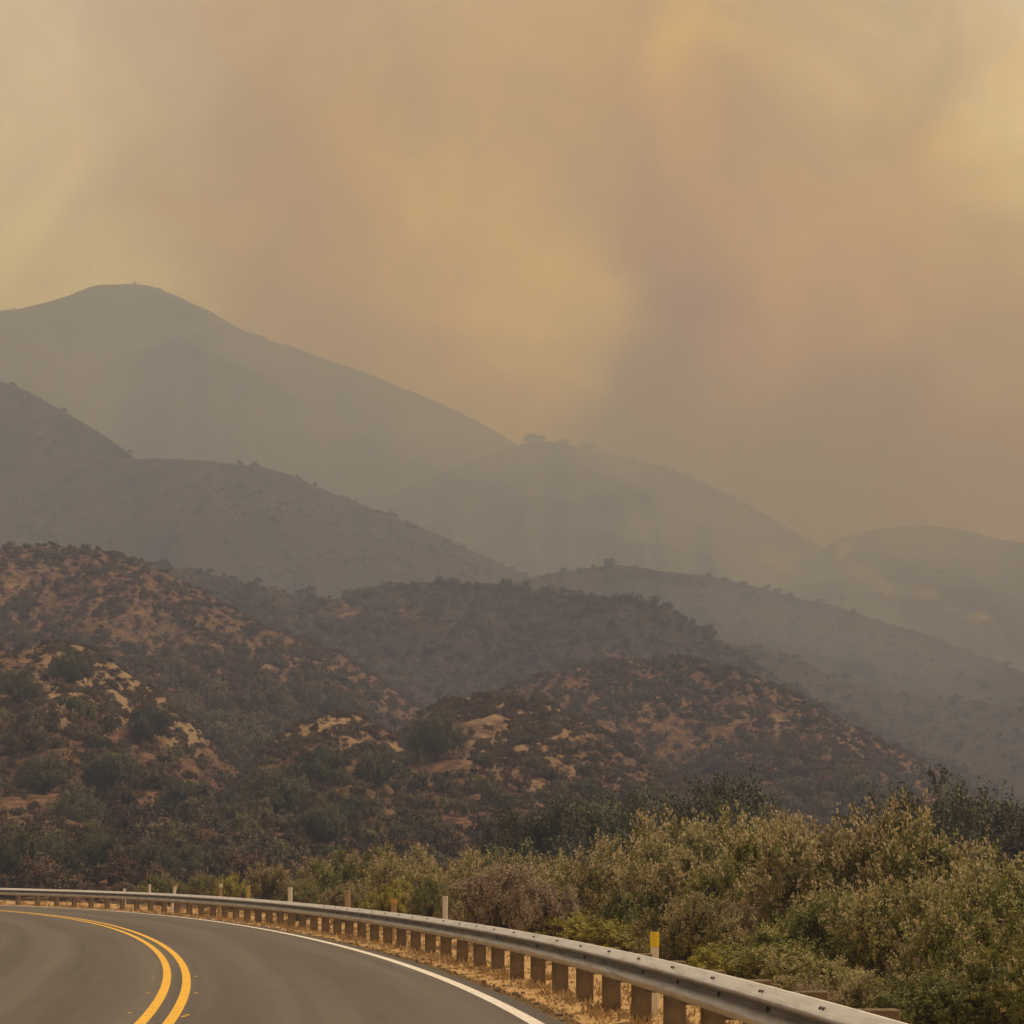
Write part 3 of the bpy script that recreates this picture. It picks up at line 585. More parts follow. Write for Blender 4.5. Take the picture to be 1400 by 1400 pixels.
# bushes and trees between the guardrail and the hills: px, top y, distance, width px, kind
B = [
 (1205, 1108, 30, 300, OL[0], 'tallest olive bush with tan flower heads and dark open centre behind the guardrail'),
 (1145, 1128, 33, 190, OL[2], 'flowering olive bush leaning on the left flank of the tallest bush'),
 (1275, 1132, 29, 190, OL[4], 'flowering olive bush on the right flank of the tallest bush'),
 (1050, 1134, 39, 180, OL[4], 'tan tipped olive bush between the pointed pale bush and the tallest one'),
 (1375, 1165, 26.5, 260, OL[1], 'olive bush with tan flower heads at the right edge beside the tallest bush'),
 (1095, 1128, 37, 190, OL[2], 'olive flowering bush just left of the tallest bush'),
 (970, 1120, 44, 190, OL[3], 'broad pale olive bush with pointed top standing between darker oaks'),
 (885, 1128, 50, 150, OL[4], 'round olive bush in front of the two dark oaks'),
 (1030, 1150, 34, 170, OG[0], 'green bush filling the gap below the pointed pale bush'),
 (920, 1170, 38, 190, OL[1], 'wide dull olive bush above the yellow topped marker post'),
 (820, 1150, 47, 150, OL[0], 'olive bush to the right of the dry pinkish bush'),
 (1330, 1240, 20, 230, OG[1], 'bright green bush low at the right edge near the guardrail'),
 (1240, 1200, 25, 220, OL[3], 'bush with bare dark stems showing under its leaves'),
 (1130, 1220, 26, 190, OG[2], 'dull green bush below the olive flowering bush'),
 (1040, 1272, 24, 190, OG[0], 'low pale green bush right behind the guardrail'),
 (1145, 1308, 21, 180, OL[2], 'low brownish green bush touching the guardrail'),
 (955, 1225, 29, 150, OL[2], 'dark shaded bush right of the yellow topped marker post'),
 (1255, 1330, 18.5, 190, OG[2], 'small green bush beside the nearest guardrail posts'),
 (1375, 1300, 18, 200, OG[1], 'leafy green bush in the lower right corner'),
 (1190, 1335, 19, 120, OL[4], 'small brownish bush over the nearest wooden posts'),
 (1400, 1200, 24, 180, OG[0], 'green and tan bush cut off by the right edge'),
 (860, 1215, 37, 130, OG[1], 'mid green bush behind the low yellow green bushes'),
 (680, 1180, 44, 150, DRY[0], 'dry pinkish grey bush with bare twigs right of the tall white marker'),
 (735, 1205, 41, 100, DRY[1], 'smaller dry grey brown bush beside the low yellow green bush'),
 (785, 1248, 41, 140, YG[0], 'low bright yellow green bush behind the guardrail'),
 (850, 1260, 35, 120, YG[1], 'low yellow green bush left of the yellow topped marker post'),
 (770, 1180, 52, 110, OL[3], 'olive bush standing behind the dry pinkish bush'),
 (705, 1165, 75, 90, OG[2], 'dark green bush rising behind the dry bush'),
 (620, 1168, 62, 100, OL[2], 'olive bush just left of the dry pinkish bush'),
 (560, 1163, 66, 100, OL[4], 'olive bush behind the orange marker stub'),
 (500, 1158, 70, 100, OG[1], 'rounded yellowish bush above the tan marker stub'),
 (440, 1178, 72, 90, OL[0], 'olive bush to the right of the short white marker'),
 (365, 1182, 76, 90, OL[1], 'pale olive bush left of the short white marker'),
 (320, 1196, 78, 60, YG[0], 'small yellow green bush behind the two thin markers'),
 (590, 1200, 52, 80, OG[0], 'green bush low beside the tall white marker'),
 (530, 1205, 58, 80, YG[1], 'low yellowish bush behind the orange marker stub'),
 (470, 1208, 62, 70, OL[3], 'low olive bush behind the tan marker stub'),
 (405, 1206, 66, 70, OG[2], 'low green bush behind the short white marker'),
 (645, 1228, 52, 90, OL[4], 'low brownish olive bush at the foot of the dry bush'),
 (912, 1284, 30, 90, OG[2], 'low dark green bush behind the yellow topped marker post'),
 (975, 1296, 26, 120, YG[0], 'low yellowish bush right of the yellow topped marker post'),
 (1262, 1285, 24, 110, DRY[1], 'bare brown twiggy bush under the tallest olive bush'),
 (1110, 1345, 19, 90, DRY[0], 'small dry brown bush touching the nearest rail beam'),
 (1010, 1235, 30, 90, DRY[1], 'greyish dead bush among the green bushes right of the yellow topped marker'),
 (280, 1196, 84, 60, OG[2], 'dark green bush behind the thin pinkish marker'),
 (225, 1196, 92, 70, OG[0], 'dark bush behind the far bend of the guardrail'),
 (1090, 1170, 42, 120, OG[1], 'green bush seen between the flowering bushes'),
 (720, 1255, 46, 80, OL[4], 'low brown bush below the smaller dry bush'),
]
for (u, v, Yd, w, pr, lb) in B:
    place(u, v, Yd, w, pr, 'bush', lb, 'bush')
T = [
 (1290, 1074, 85, 150, OAK[0], 'dark green oak rising behind the tallest olive bush'),
 (1385, 1100, 80, 130, OAK[1], 'dark green oak at the right edge behind the bushes'),
 (1335, 1105, 90, 100, OAK[2], 'low dark oak between the two right hand oaks'),
 (965, 1072, 98, 150, OAK[2], 'dark olive oak standing behind the pointed pale bush'),
 (1045, 1088, 112, 110, OAKO[1], 'brownish olive oak right of the centre oak'),
 (765, 1100, 104, 80, OAK[3], 'dark green oak, left one of the close pair'),
 (825, 1090, 108, 90, OAK[1], 'dark green oak, right one of the close pair'),
]
for (u, v, Yd, w, pr, lb) in T:
    place(u, v, Yd, w, pr, 'oak_tree', lb, 'tree')

# ---- vegetation on the hillsides
def surf(name, u, v):
    """the point of a hill that shows at pixel (u, v)"""
    r_ = RIDGES[name]; P = r_['P'][:r_['nt']]; pu = 700 + P[..., 0] / P[..., 1] * F; pv = YH - (P[..., 2] - CAMH) / P[..., 1] * F
    k = np.argmin((pu - u) ** 2 + (pv - v) ** 2); return P.reshape(-1, 3)[k]
HTP = []
HT = [  # named trees on the slopes: hill, px, base y, top y, width
 ('right_spur', 600, 1036, 966, 76, 'tall round dark oak on the crest of the middle slope'),
 ('middle_spur', 650, 1130, 1050, 125, 'largest dark green oak in the gully at the foot of the slope'),
 ('middle_spur', 590, 1110, 1048, 80, 'dark oak leaning against the largest gully oak'),
 ('left_spur', 205, 1012, 958, 62, 'round green oak on the pale sandy slope'),
 ('left_spur', 103, 935, 884, 56, 'round dark oak ringed by bare sand near the left crest'),
 ('left_spur', 30, 965, 915, 60, 'dark oak on the left slope beside the bare sand'),
 ('middle_spur', 375, 1115, 1045, 95, 'dark green oak below the pale middle spur'),
 ('middle_spur', 440, 1075, 1015, 70, 'dark oak on the face of the pale middle spur'),
 ('middle_spur', 515, 1075, 1015, 62, 'rounded dark oak beside the bare gully'),
 ('left_near', 457, 1000, 942, 50, 'small dark oak on the saddle above the middle spur'),
 ('middle_spur', 490, 1130, 1085, 70, 'bright green oak low on the middle slope'),
 ('left_spur', 330, 1130, 1070, 80, 'dark oak between the left and middle spurs'),
 ('left_spur', 110, 1130, 1080, 80, 'grey green oak low on the left slope'),
 ('left_spur', 150, 1085, 1020, 80, 'broad scrub oak on the lower left slope'),
 ('left_spur', 60, 1085, 1030, 80, 'wide scrub oak near the left edge of the slope'),
 ('left_spur', 250, 1120, 1060, 70, 'grey green oak in the middle of the lower left slope'),
 ('low_bank', 40, 1205, 1125, 110, 'dark oak at the left edge behind the far guardrail'),
 ('low_bank', 120, 1205, 1135, 90, 'dark green oak second from the left behind the far guardrail'),
 ('low_bank', 200, 1205, 1150, 80, 'dark green oak third from the left behind the far guardrail'),
 ('low_bank', 265, 1205, 1150, 70, 'dark grey green oak above the thin pinkish marker'),
 ('right_spur', 730, 1150, 1110, 60, 'dark oak at the foot of the right spur'),
 ('middle_spur', 430, 1160, 1100, 80, 'shadowy oak at the foot of the middle spur'),
 ('middle_spur', 560, 1165, 1125, 80, 'low dark oak above the yellowish roadside bushes'),
]
for i, (hn, u, vb, vt, w, lb) in enumerate(HT):
    p = surf(hn, u, vb); Yd = p[1]; h = (vb - vt) / F * Yd + .6; HTP.append((p[0], p[1], w / 2 / F * Yd))
    plant('oak_tree', OAK[i % 4], (p[0], p[1], p[2] - .6), w / 2 / F * Yd / .86, h / 1.12, random.uniform(0, 6.28), lb, 'tree')
for (u, w, h, lb) in ((724, 22, 12, 'broad hazy tree at the left end of the smoky knob'), (742, 12, 8, 'small hazy tree on the smoky knob'), (768, 18, 9, 'low hazy tree in the middle of the smoky knob'), (806, 20, 10, 'rounded hazy tree at the right of the smoky knob'), (862, 14, 6, 'tiny hazy tree down the knob slope')):
    p = RIDGES['knob']['P'][RIDGES['knob']['nt'] - 1]; k = np.argmin(abs(700 + p[:, 0] / p[:, 1] * F - u)); q = p[k]
    plant('ridge_tree', OAK[k % 4], (q[0], q[1], q[2] - 1), w / 2 / F * q[1], (h / F * q[1] + 1) / 1.1, random.uniform(0, 6), lb, 'tree')
for (hn, u, w, h, lb) in (('right_mid', 836, 20, 8, 'small dark tree on the hazy right hand ridge'), ('mid', 690, 22, 10, 'dark round tree on the crest of the middle ridge'), ):
    p = RIDGES[hn]['P'][RIDGES[hn]['nt'] - 1]; k = np.argmin(abs(700 + p[:, 0] / p[:, 1] * F - u)); q = p[k]
    plant('ridge_tree', OAK[k % 4], (q[0], q[1], q[2] - 1), w / 2 / F * q[1], (h / F * q[1] + 1) / 1.1, random.uniform(0, 6), lb, 'tree')

def scatter(name, n, rmin, rmax, avoid=.5, tmin=.02, seed=0, bare_ok=.06, big=False, only_sand=False):
    r_ = RIDGES[name]; P, sa = r_['P'], r_['sa']; nt = r_['nt']; rg = np.random.default_rng(seed)
    U0, U1 = r_['U'][0, 0], r_['U'][0, -1]; out = []
    # uniform in the picture plane columns, weighted towards open sight
    tries = n * 3
    ui = (rg.uniform(-350, 1700, tries) - U0) / (U1 - U0) * (P.shape[1] - 1)
    ti = rg.uniform(tmin, 1.04, tries) ** .8 * (nt - 1)
    ti = np.minimum(ti, P.shape[0] - 2.01)
    i0_, j0_ = ti.astype(int), ui.astype(int); fi, fj = ti - i0_, ui - j0_
    def bl(A):
        A = A.reshape(A.shape[0], A.shape[1], -1)
        return (A[i0_, j0_] * ((1 - fi) * (1 - fj))[:, None] + A[i0_ + 1, j0_] * (fi * (1 - fj))[:, None] + A[i0_, j0_ + 1] * ((1 - fi) * fj)[:, None] + A[i0_ + 1, j0_ + 1] * (fi * fj)[:, None])
    pp = bl(P); s_ = bl(sa)[:, 0]
    dens = fbm(pp[:, 0] / 28, pp[:, 1] / 28, 4, seed + 5)
    keep = (rg.random(tries) < np.where(s_ > avoid, bare_ok, np.clip((dens - .25) * 2.4, .4, 1)))
    if only_sand: keep = s_ > avoid
    rad = rmin + (rmax - rmin) * rg.random(tries) ** (1.5 if big else 2.4)
    if big: rad = rad * (1.75 - 1.2 * np.clip(ti / nt, 0, 1))
    rad = np.where(s_ > avoid, rg.uniform(.35, .85, tries), rad)
    pp, rad = pp[keep][:n], rad[keep][:n]
    return np.concatenate([pp, rad[:, None]], 1)
pts = []
for nm, n, a_, b_, sd_ in (('low_bank', 1300, .6, 1.3, 1), ('left_spur', 1900, .6, 1.9, 2), ('middle_spur', 1200, .55, 1.6, 3), ('right_spur', 1700, .5, 1.5, 4), ('left_near', 11000, .6, 2.3, 5), ('right_near', 7500, .6, 2.2, 6)):
    q = scatter(nm, n, a_, b_, seed=sd_, big=True); pts.append(np.concatenate([q, np.full((len(q), 1), sd_)], 1))
near = np.concatenate(pts)
def clear_of_oaks(a_, f):      # no brush inside an oak or right at its foot in front
    ok = np.ones(len(a_), bool)
    for (ox, oy, orr) in HTP:
        ok &= ~((np.abs(a_[:, 0] - ox) < orr * f) & (a_[:, 1] - oy < orr * .8) & (a_[:, 1] - oy > -orr * 1.6))
    return a_[ok]
near = clear_of_oaks(near, 1.15)
# visible ones: nothing nearer stands above them in their own column
col_best = {}
def skyline(P_, u):
    pu = 700 + P_[..., 0] / P_[..., 1] * F; pv = YH - (P_[..., 2] - CAMH) / P_[..., 1] * F
    ub = np.clip(((pu + 200) / 4).astype(int), 0, 449); top = np.full(450, 3000.); np.minimum.at(top, ub.ravel(), pv.ravel()); return top
order = ['low_bank', 'middle_spur', 'left_spur', 'right_spur', 'right_near', 'left_near']
tops = {k: skyline(RIDGES[k]['P'], None) for k in order}
sd_name = {1: 'low_bank', 2: 'left_spur', 3: 'middle_spur', 4: 'right_spur', 5: 'left_near', 6: 'right_near'}
dist = {'low_bank': 165, 'left_spur': 260, 'middle_spur': 235, 'right_spur': 275, 'left_near': 430, 'right_near': 410}
pu = 700 + near[:, 0] / near[:, 1] * F; pv = YH - (near[:, 2] - CAMH) / near[:, 1] * F
ub = np.clip(((pu + 200) / 4).astype(int), 0, 449)
vis = (pu > -5) & (pu < 1405) & (pv < 1200) & (pv < 1200 - np.clip(pu - 280, 0, 1e9) * .09)
for k in order:
    mine = np.array([dist[sd_name[int(s)]] for s in near[:, 4]])
    vis &= ~((dist[k] < mine) & (pv > tops[k][ub] + 2))
size = near[:, 3] / near[:, 1] * vis
pickI = np.argsort(-size)[:265]
mask = np.zeros(len(near), bool); mask[pickI] = True
REG = {1: ('dark scrub bush on the low bank behind the far guardrail', 'scrub on the low bank'),
       2: ('dark scrub bush on the left slope under the sandy patch', 'scrub on the left slope'),
       3: ('dark scrub bush on the middle spur between the bare gullies', 'scrub on the middle spur'),
       4: ('dark scrub bush on the rounded slope right of the tall dark oak', 'scrub on the rounded slope'),
       5: ('dark scrub bush high on the brown left hill', 'scrub on the high left hill'),
       6: ('dark scrub bush on the brown hill at the right', 'scrub on the right hill')}
rmed = float(np.median(near[pickI, 3]))
for i in pickI:
    x, y, z, r_, s_ = near[i]; lb, gp = REG[int(s_)]
    pi = [0, 1, 2, 4, 0, 3][random.randrange(6)]
    hue = ('olive green', 'olive green', 'grey green', 'rust brown', 'dark green')[pi]; sz = 'large' if r_ > rmed else 'small'
    lb = lb.replace('dark scrub', f'{sz} {hue} scrub'); gp = f'{sz} {hue} {gp}'
    plant('scrub_bush', SC[pi], (x, y, z - .15 * r_), r_ * 1.05, r_ * random.uniform(1.1, 1.6), random.uniform(0, 6.28), lb, 'bush', gp)
rest = [near[~mask][:, :4]]
for nm, n, a_, b_, sd_ in (('mid', 8000, .8, 2.6, 21), ('mid_tail', 2500, .8, 2.6, 22), ('right_mid', 3500, .9, 2.8, 23), ('left_mid', 6000, 1.0, 2.8, 24), ('left_mid_back', 3000, 1.0, 3, 25), ('knob', 3000, 1.6, 4.5, 26), ('long_far', 3000, 1.8, 5, 27), ('right_far', 3000, 1.6, 4.5, 28), ('peak', 900, 1.8, 5, 29)):
    rest.append(scatter(nm, n, a_, b_, seed=sd_))
# tiny scrub over the near hills, and on the bare sand
for nm, n, sd_ in (('left_spur', 6000, 31), ('middle_spur', 5000, 32), ('right_spur', 8000, 33), ('left_near', 14000, 34), ('right_near', 11000, 35), ('mid', 9000, 36)):
    rest.append(scatter(nm, n, .3 if 'near' not in nm else .45, 1.1, seed=sd_, bare_ok=.4))
for nm, n, sd_ in (('left_spur', 2600, 41), ('middle_spur', 2200, 42), ('right_spur', 5000, 43)):
    rest.append(scatter(nm, n, .4, .9, seed=sd_, only_sand=True))
rest = clear_of_oaks(np.concatenate(rest), .7)
me = bpy.data.meshes.new('chaparral'); me.vertices.add(len(rest)); me.vertices.foreach_set('co', (rest[:, :3] - np.array([0, 0, .1])).astype(np.float32).ravel())
a_ = me.attributes.new('size', 'FLOAT', 'POINT'); a_.data.foreach_set('value', rest[:, 3].astype(np.float32)); me.update()
ch = tag(obj('chaparral', me), kind='stuff', label='dark brown and green chaparral scrub covering the hills', cat='scrub')
pc = bpy.data.collections.new('chaparral_source')
for i in range(5):
    k = np.random.default_rng(700 + i)
    A = bush_arrays(700 + i, clumps=40, twigs=7, leaves=12, leaf=.095, lobes=4)
    V, Fq, t = A['leaf']
    o = bpy.data.objects.new('scrub_source', mesh_np('scrub_source', V, Fq, [M['leaf_scrub'], M['leaf_scrub'], M['leaf_brown'], M['leaf_brush'], M['leaf_brush']][i], False, {'tint': ('FACE', t)})); pc.objects.link(o)
ng = bpy.data.node_groups.new('scatter', 'GeometryNodeTree')
ng.interface.new_socket('Geometry', in_out='INPUT', socket_type='NodeSocketGeometry'); ng.interface.new_socket('Geometry', in_out='OUTPUT', socket_type='NodeSocketGeometry')
gi = ng.nodes.new('NodeGroupInput'); go = ng.nodes.new('NodeGroupOutput')
ip = ng.nodes.new('GeometryNodeInstanceOnPoints'); ci = ng.nodes.new('GeometryNodeCollectionInfo'); ci.inputs['Collection'].default_value = pc
ci.inputs['Separate Children'].default_value = True; ci.inputs['Reset Children'].default_value = True
ip.inputs['Pick Instance'].default_value = True
na = ng.nodes.new('GeometryNodeInputNamedAttribute'); na.data_type = 'FLOAT'; na.inputs['Name'].default_value = 'size'
rv = ng.nodes.new('FunctionNodeRandomValue'); rv.data_type = 'FLOAT_VECTOR'; rv.inputs[0].default_value = (-.15, -.15, 0); rv.inputs[1].default_value = (.15, .15, 6.28)
rs = ng.nodes.new('FunctionNodeRandomValue'); rs.data_type = 'FLOAT_VECTOR'; rs.inputs[0].default_value = (.85, .85, .8); rs.inputs[1].default_value = (1.2, 1.2, 1.5); rs.inputs['Seed'].default_value = 5
vm = ng.nodes.new('ShaderNodeVectorMath'); vm.operation = 'SCALE'
l_ = ng.links
l_.new(gi.outputs[0], ip.inputs['Points']); l_.new(ci.outputs[0], ip.inputs['Instance']); l_.new(rv.outputs[0], ip.inputs['Rotation'])
l_.new(rs.outputs[0], vm.inputs[0]); l_.new(na.outputs[0], vm.inputs['Scale']); l_.new(vm.outputs[0], ip.inputs['Scale']); l_.new(ip.outputs[0], go.inputs[0])
md = ch.modifiers.new('scatter', 'NODES'); md.node_group = ng

# ------------------------------------------------------------------ the guardrail
gr = empty('guardrail', tuple(float(q) for q in pt(20, 0)))
tag(gr, 'long weathered steel guardrail on wooden posts curving along the outside of the bend', 'guardrail')
gloc = Vector(gr.location)
HB = [(0, .784), (.008, .781), (.030, .758), (.060, .727), (.078, .706), (.083, .694), (.078, .682), (.045, .660), (.014, .642), (.004, .625),
      (.014, .608), (.045, .588), (.076, .560), (.083, .546), (.078, .534), (.050, .512), (.024, .490), (.008, .468), (0, .466)]
loop = HB + [(a_ - .006, b_) for a_, b_ in HB[::-1]]
PS0 = 3.0; SP = 1.905
def beam(s0, s1, lap):
    ss = np.linspace(s0, s1 + .25, 10); k = len(loop); V = []
    for i, s in enumerate(ss):
        lf = lap + (.0045 if i >= 8 else 0)
        for (o_, z_) in loop:
            x, y, z = pt(s, o_ + lf, z_); V.append((float(x) - gloc.x, float(y) - gloc.y, float(z) - gloc.z))
    f = []
    for i in range(len(ss) - 1):
        for j in range(k):
            f.append((i * k + j, (i + 1) * k + j, (i + 1) * k + (j + 1) % k, i * k + (j + 1) % k))
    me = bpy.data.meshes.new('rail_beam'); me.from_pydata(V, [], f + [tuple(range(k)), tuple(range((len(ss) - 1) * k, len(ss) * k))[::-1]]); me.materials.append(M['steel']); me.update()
    shade_dirt = np.interp([q[1] for q in loop], [.466, .53, .555, .60, .65, .69, .705, .72, .79], [.75, .55, .35, .9, 1, .85, .35, 0, 0])  # shade under the crests painted in with the valley grime, top slope clean
    a_ = me.attributes.new('shade_dirt', 'FLOAT', 'POINT'); a_.data.foreach_set('value', np.tile(shade_dirt, len(ss)).astype(np.float32))
    return obj('rail_beam', me, gr)
beams = {}
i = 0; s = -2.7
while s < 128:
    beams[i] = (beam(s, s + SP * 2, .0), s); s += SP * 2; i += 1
nposts = 0
s = -2.7 + .35
pk = 0
while s < 128:
    a_ = heading(s); x, y, z = (float(q) for q in pt(s, -.30 + .0)); hh = .738 + random.uniform(-.02, .02); tw = random.uniform(-.04, .04)
    mb = MB(); mb.box((0, 0, hh / 2 - .3), .20, .15 + .0, hh + .6, tw, .008)
    p = obj('post', mb.mesh('post', M['wood']), gr, (x - gloc.x, y - gloc.y, z - gloc.z)); p.rotation_euler = (random.uniform(-.012, .012), random.uniform(-.012, .012), a_)
    # spacer block between the post and the beam
    mb = MB(); mb.box((-.195, 0, .587), .186, .145, .32, tw * .5, .006)
    obj('spacer_block', mb.mesh('spacer_block', M['wood']), p)
    if s < 50:
        for zz in (.757, .756):
            mb = MB(); d_ = -.045 if zz == .757 else .045
            n_ = Vector((-.6, 0, .75)).normalized(); c = Vector((-.300 - .052 - .002, d_, .752))
            mb.tube([c - n_ * .003, c + n_ * .010], [.015, .012], 6)
            obj('bolt', mb.mesh('bolt', M['bolt']), p)
        mb = MB(); mb.tube([(-.302, 0, .625), (-.325, 0, .625)], [.022, .016], 8); obj('bolt', mb.mesh('bolt', M['bolt']), p)
    s += SP; nposts += 1

# ------------------------------------------------------------------ marker posts behind the rail
def marker(u, vt, w, body, cap, capm, label, tilt=0, d=.75, name='marker_post', capfrac=.25):
    # where the column u meets the line d metres behind the rail
    ss = np.arange(3, 110, .05); x, y, z = pt(ss, -d); k = int(np.argmin(abs(700 + x / y * F - u))); x, y, z = float(x[k]), float(y[k]), float(ground_z(np.array([x[k]]), np.array([y[k]]))[0])
    zt = CAMH + (YH - vt) / F * y; h = zt - z; wd = w / F * y
    e = empty(name, (x, y, z), heading(ss[k]) + random.uniform(-.15, .15)); e.rotation_euler[1] = tilt; tag(e, label, 'marker post')
    def body_mesh(z0, z1, wd, m, nm, extra=0, cap_=False):
        prof_ = [(-.5, .10), (-.47, .02), (-.3, -.06), (0, -.09), (.3, -.06), (.47, .02), (.5, .10), (.47, .13), (.28, .05), (0, .02), (-.28, .05), (-.47, .13)]
        v, f = [], []; zs = [z0, z0 + .01, z1 - .02, z1 - .006, z1]; sc_ = [1, 1, 1, .93, .8]
        for zz, s_ in zip(zs, sc_):
            for a_, b_ in prof_: v.append((a_ * (wd + extra) * s_, b_ * (wd + extra) - (extra * .3), zz))
        k_ = len(prof_)
        for i_ in range(len(zs) - 1):
            for j in range(k_): f.append((i_ * k_ + j, i_ * k_ + (j + 1) % k_, (i_ + 1) * k_ + (j + 1) % k_, (i_ + 1) * k_ + j))
        f.append(tuple(range(k_))[::-1]); f.append(tuple(range((len(zs) - 1) * k_, len(zs) * k_)))
        me = bpy.data.meshes.new(nm); me.from_pydata(v, [], f); me.materials.append(m); me.update(); return me
    obj('stake', body_mesh(-.3, h - (.0 if not cap else .005), wd, body, 'stake'), e)
    if cap:
        obj('reflector', body_mesh(h - cap, h, wd, capm, 'reflector', .008), e)
    return e
marker(895.5, 1274, 11.5, M['white_plastic'], .17, M['yellow_plastic'], 'white marker post with a bright yellow top, nearest behind the guardrail', d=.7)
marker(609, 1225, 7.2, M['white_plastic'], .05, M['white_plastic'], 'tall plain white marker post beside the dry pinkish bush', d=.7)
marker(536.5, 1229, 7.5, M['tan_plastic'], .10, M['orange_plastic'], 'short marker stub with a light orange top', d=.7, tilt=.04)
marker(475.5, 1217, 8, M['tan_plastic'], .08, M['tan_plastic'], 'wide tan marker stub in front of olive bushes', d=.7)
marker(397, 1213, 6.5, M['white_plastic'], .08, M['white_plastic'], 'upright white marker post left of the tan stub', d=.7)
marker(338, 1210.5, 4.5, M['faded_yellow'], .1, M['faded_yellow'], 'thin pale yellow marker post', d=.7, tilt=.05)
marker(299.5, 1208, 4.5, M['tan_plastic'], .14, M['white_plastic'], 'thin pinkish marker post left of the pale yellow one', d=.7, tilt=.06)
marker(234, 1209, 4.5, M['white_plastic'], .08, M['tan_plastic'], 'leaning grey white marker post at the far bend', d=.7, tilt=.16)
marker(205, 1209, 3.5, M['white_plastic'], .08, M['white_plastic'], 'faint upright grey marker post at the far bend', d=.7)
marker(170, 1215, 4, M['white_plastic'], .06, M['white_plastic'], 'shortest far marker post barely above the guardrail', d=.7)

# ------------------------------------------------------------------ verge: dry grass, stones
rg = np.random.default_rng(77)
n = 2600
ss = rg.uniform(4, 105, n) ** 1.0; off = np.where(rg.random(n) < .45, rg.uniform(-.25, .46, n), -rg.uniform(.2, 3.2, n))
x, y, _ = pt(ss, off); z = ground_z(x, y)
PP, DD, LL, TT = [], [], [], []
for i in range(n):
    k = rg.integers(10, 22); r_ = rg.uniform(.03, .10); tall = (.05 if off[i] > .05 else .11) * rg.uniform(.5, 1.5)
    b_ = np.stack([x[i] + rg.normal(0, r_, k), y[i] + rg.normal(0, r_, k), np.full(k, z[i] - .01)], 1)
    PP.append(b_); dd = rg.normal(size=(k, 3)) * .55; dd[:, 2] = rg.uniform(.4, 1.2, k); DD.append(dd); LL.append(np.full(k, tall) * rg.uniform(.5, 1.3, k)); TT.append(np.full(k, rg.random()))
PP, DD, LL, TT = (np.concatenate(q) for q in (PP, DD, LL, TT))
V, Fq = leaf_quads(PP, DD, LL, LL * .14 + .004, rg)
tag(obj('dry_grass', mesh_np('dry_grass', V, Fq, M['grass_dry'], False, {'tint': ('FACE', TT)})), 'short dry golden grass along the road verge', 'grass', kind='stuff')
mb = MB()
for i in range(1500):
    s_ = rg.uniform(4, 80); o_ = rg.uniform(-1.5, .5); x, y, _ = (float(q) for q in pt(s_, o_)); z = float(ground_z(np.array([x]), np.array([y]))[0]) if i % 3 == 0 else float(pt(s_, o_)[2]) - .012
    r_ = rg.uniform(.008, .035) * (1.3 if rg.random() < .1 else 1)
    mb.box((x, y, z + r_ * .3), r_ * 2, r_ * 1.5, r_ * 1.2, rg.uniform(0, 3), r_ * .35)
tag(obj('gravel', mb.mesh('gravel', M['stone'])), 'loose gravel and clods on the sandy verge', 'gravel', kind='stuff')

# ------------------------------------------------------------------ the haze
HX, HY0, HY1, HZ0, HZ1 = 2600, -500, 3150, -4, 800
mb = MB(); mb.box((0, (HY0 + HY1) / 2, (HZ0 + HZ1) / 2), HX * 2, HY1 - HY0, HZ1 - HZ0)
V = [(sx * HX, yy, zz) for zz in (HZ0, HZ1) for yy in (HY0, HY1) for sx in (-1, 1)]
me = bpy.data.meshes.new('haze'); me.from_pydata(V, [], [(0, 2, 3, 1), (4, 5, 7, 6), (0, 1, 5, 4), (2, 6, 7, 3), (0, 4, 6, 2), (1, 3, 7, 5)]); me.update()
hm = bpy.data.materials.new('smoke_haze'); hm.use_nodes = True; hn = hm.node_tree.nodes; hn.clear()
pv_ = hn.new('ShaderNodeVolumePrincipled'); HD = .0015; HC = np.array([.238, .300, .510]); HA = (1 - np.clip((SIG / HD - HC) / (1 - HC), 0, 1)) ** 2
pv_.inputs['Color'].default_value = (*HC, 1); pv_.inputs['Absorption Color'].default_value = (*HA, 1); pv_.inputs['Density'].default_value = HD; pv_.inputs['Anisotropy'].default_value = 0
ho = hn.new('ShaderNodeOutputMaterial'); hm.node_tree.links.new(pv_.outputs[0], ho.inputs['Volume'])
me.materials.append(hm)
tag(obj('haze', me), 'brown wildfire smoke haze over the hills', 'haze', kind='stuff')

# ------------------------------------------------------------------ drifting smoke banks between the ridges
def smoke(u, v, Yd, ru, rv, depth, dens, label, seed, tilt=0):
    c = at(u, v, Yd); rx, rz = ru / F * Yd, rv / F * Yd
    bm_v, bm_f = [], []; nu_, nv_ = 72, 40
    for i in range(nv_ + 1):
        la = math.pi * i / nv_
        for j in range(nu_):
            lo = 2 * math.pi * j / nu_
            bm_v.append((math.sin(la) * math.cos(lo), math.sin(la) * math.sin(lo), math.cos(la)))
    V = np.array(bm_v)
    k = 1 + .75 * (fbm(V[:, 0] * 1.7 + 9 + V[:, 1] * .7, V[:, 2] * 2.1 + 4 + seed, 2, seed, .4) - .5) * 2
    V = V * k[:, None] * np.array([rx, depth, rz]); ca, sa_ = math.cos(tilt), math.sin(tilt)
    V = np.stack([V[:, 0] * ca - V[:, 2] * sa_, V[:, 1], V[:, 0] * sa_ + V[:, 2] * ca], 1)
    for i in range(nv_):
        for j in range(nu_): bm_f.append((i * nu_ + j, (i + 1) * nu_ + j, (i + 1) * nu_ + (j + 1) % nu_, i * nu_ + (j + 1) % nu_))
    me = mesh_np('smoke', V, bm_f, M['smoke' + dens], True)
    o = obj('smoke', me, None, c); tag(o, label, 'smoke', kind='stuff'); return o
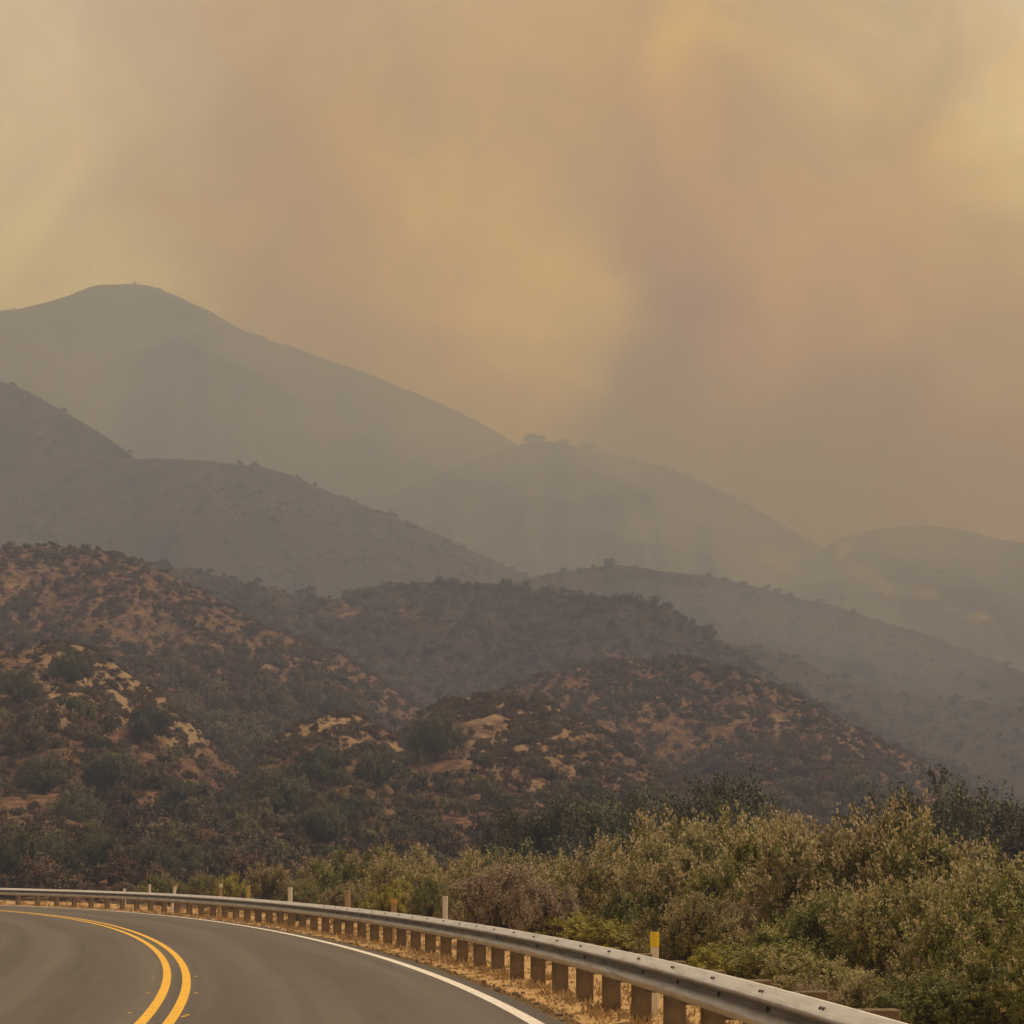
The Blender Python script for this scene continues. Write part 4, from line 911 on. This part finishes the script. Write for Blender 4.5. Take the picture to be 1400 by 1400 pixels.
for nm, dd in (('thin', .0006), ('thick', .0011), ('dense', .0030)):
    m = bpy.data.materials.new('smoke_' + nm); m.use_nodes = True; n_ = m.node_tree.nodes; n_.clear()
    q = n_.new('ShaderNodeVolumePrincipled'); q.inputs['Color'].default_value = (*np.minimum(HC * 1.08, 1), 1); q.inputs['Absorption Color'].default_value = (*HA, 1); q.inputs['Density'].default_value = dd * 1.6
    o_ = n_.new('ShaderNodeOutputMaterial'); m.node_tree.links.new(q.outputs[0], o_.inputs['Volume']); M['smoke' + nm] = m
smoke(1190, 725, 1600, 330, 105, 190, 'dense', 'smoke bank hiding the right end of the far ridge', 3, -.15)
smoke(1130, 790, 1330, 300, 60, 130, 'thick', 'smoke drifting in front of the far right hill', 5, -.12)
smoke(640, 640, 1650, 330, 70, 200, 'thin', 'smoke lying in the valley below the far ridge', 7, -.25)
smoke(520, 530, 2000, 250, 80, 130, 'dense', 'smoke spilling over the far ridge line', 9, -.35)
smoke(150, 540, 1850, 330, 40, 150, 'thin', 'smoke streak across the foot of the smoky peak', 11, -.1)
smoke(1180, 910, 660, 280, 40, 50, 'thick', 'thin smoke drifting behind the right hill', 13, -.35)
smoke(420, 790, 560, 260, 22, 45, 'thick', 'thin smoke behind the crest of the left hill', 15, -.12)
smoke(1150, 870, 800, 300, 55, 45, 'dense', 'smoke in the draw behind the right hill', 17, -.3)
smoke(760, 610, 1800, 200, 50, 110, 'dense', 'smoke rolling over the knob with the hazy trees', 19, -.2)
m = M['smokethick'].copy(); m.name = 'pale_wisp_smoke'; q = [x for x in m.node_tree.nodes if x.type == 'PRINCIPLED_VOLUME'][0]
q.inputs['Color'].default_value = (.80, .72, .62, 1); q.inputs['Absorption Color'].default_value = (0, 0, 0, 1); q.inputs['Density'].default_value = .014; M['smokewisp'] = m
for i, (u, v, ru, rv, tl, lb) in enumerate(((1060, 766, 26, 9, -.7, 'pale smoke wisp at the left of the smoky right slope'), (1152, 756, 9, 18, -.3, 'upright pale smoke wisp on the smoky right slope'),
        (1196, 795, 34, 9, -.45, 'longest pale smoke wisp on the smoky right slope'), (1262, 812, 30, 8, -.2, 'flat pale smoke wisp low on the smoky right slope'), (1335, 842, 15, 8, -.2, 'small pale smoke wisp near the right edge'))):
    smoke(u, v, 1210, ru, rv, 12, 'wisp', lb, 30 + i, tl)
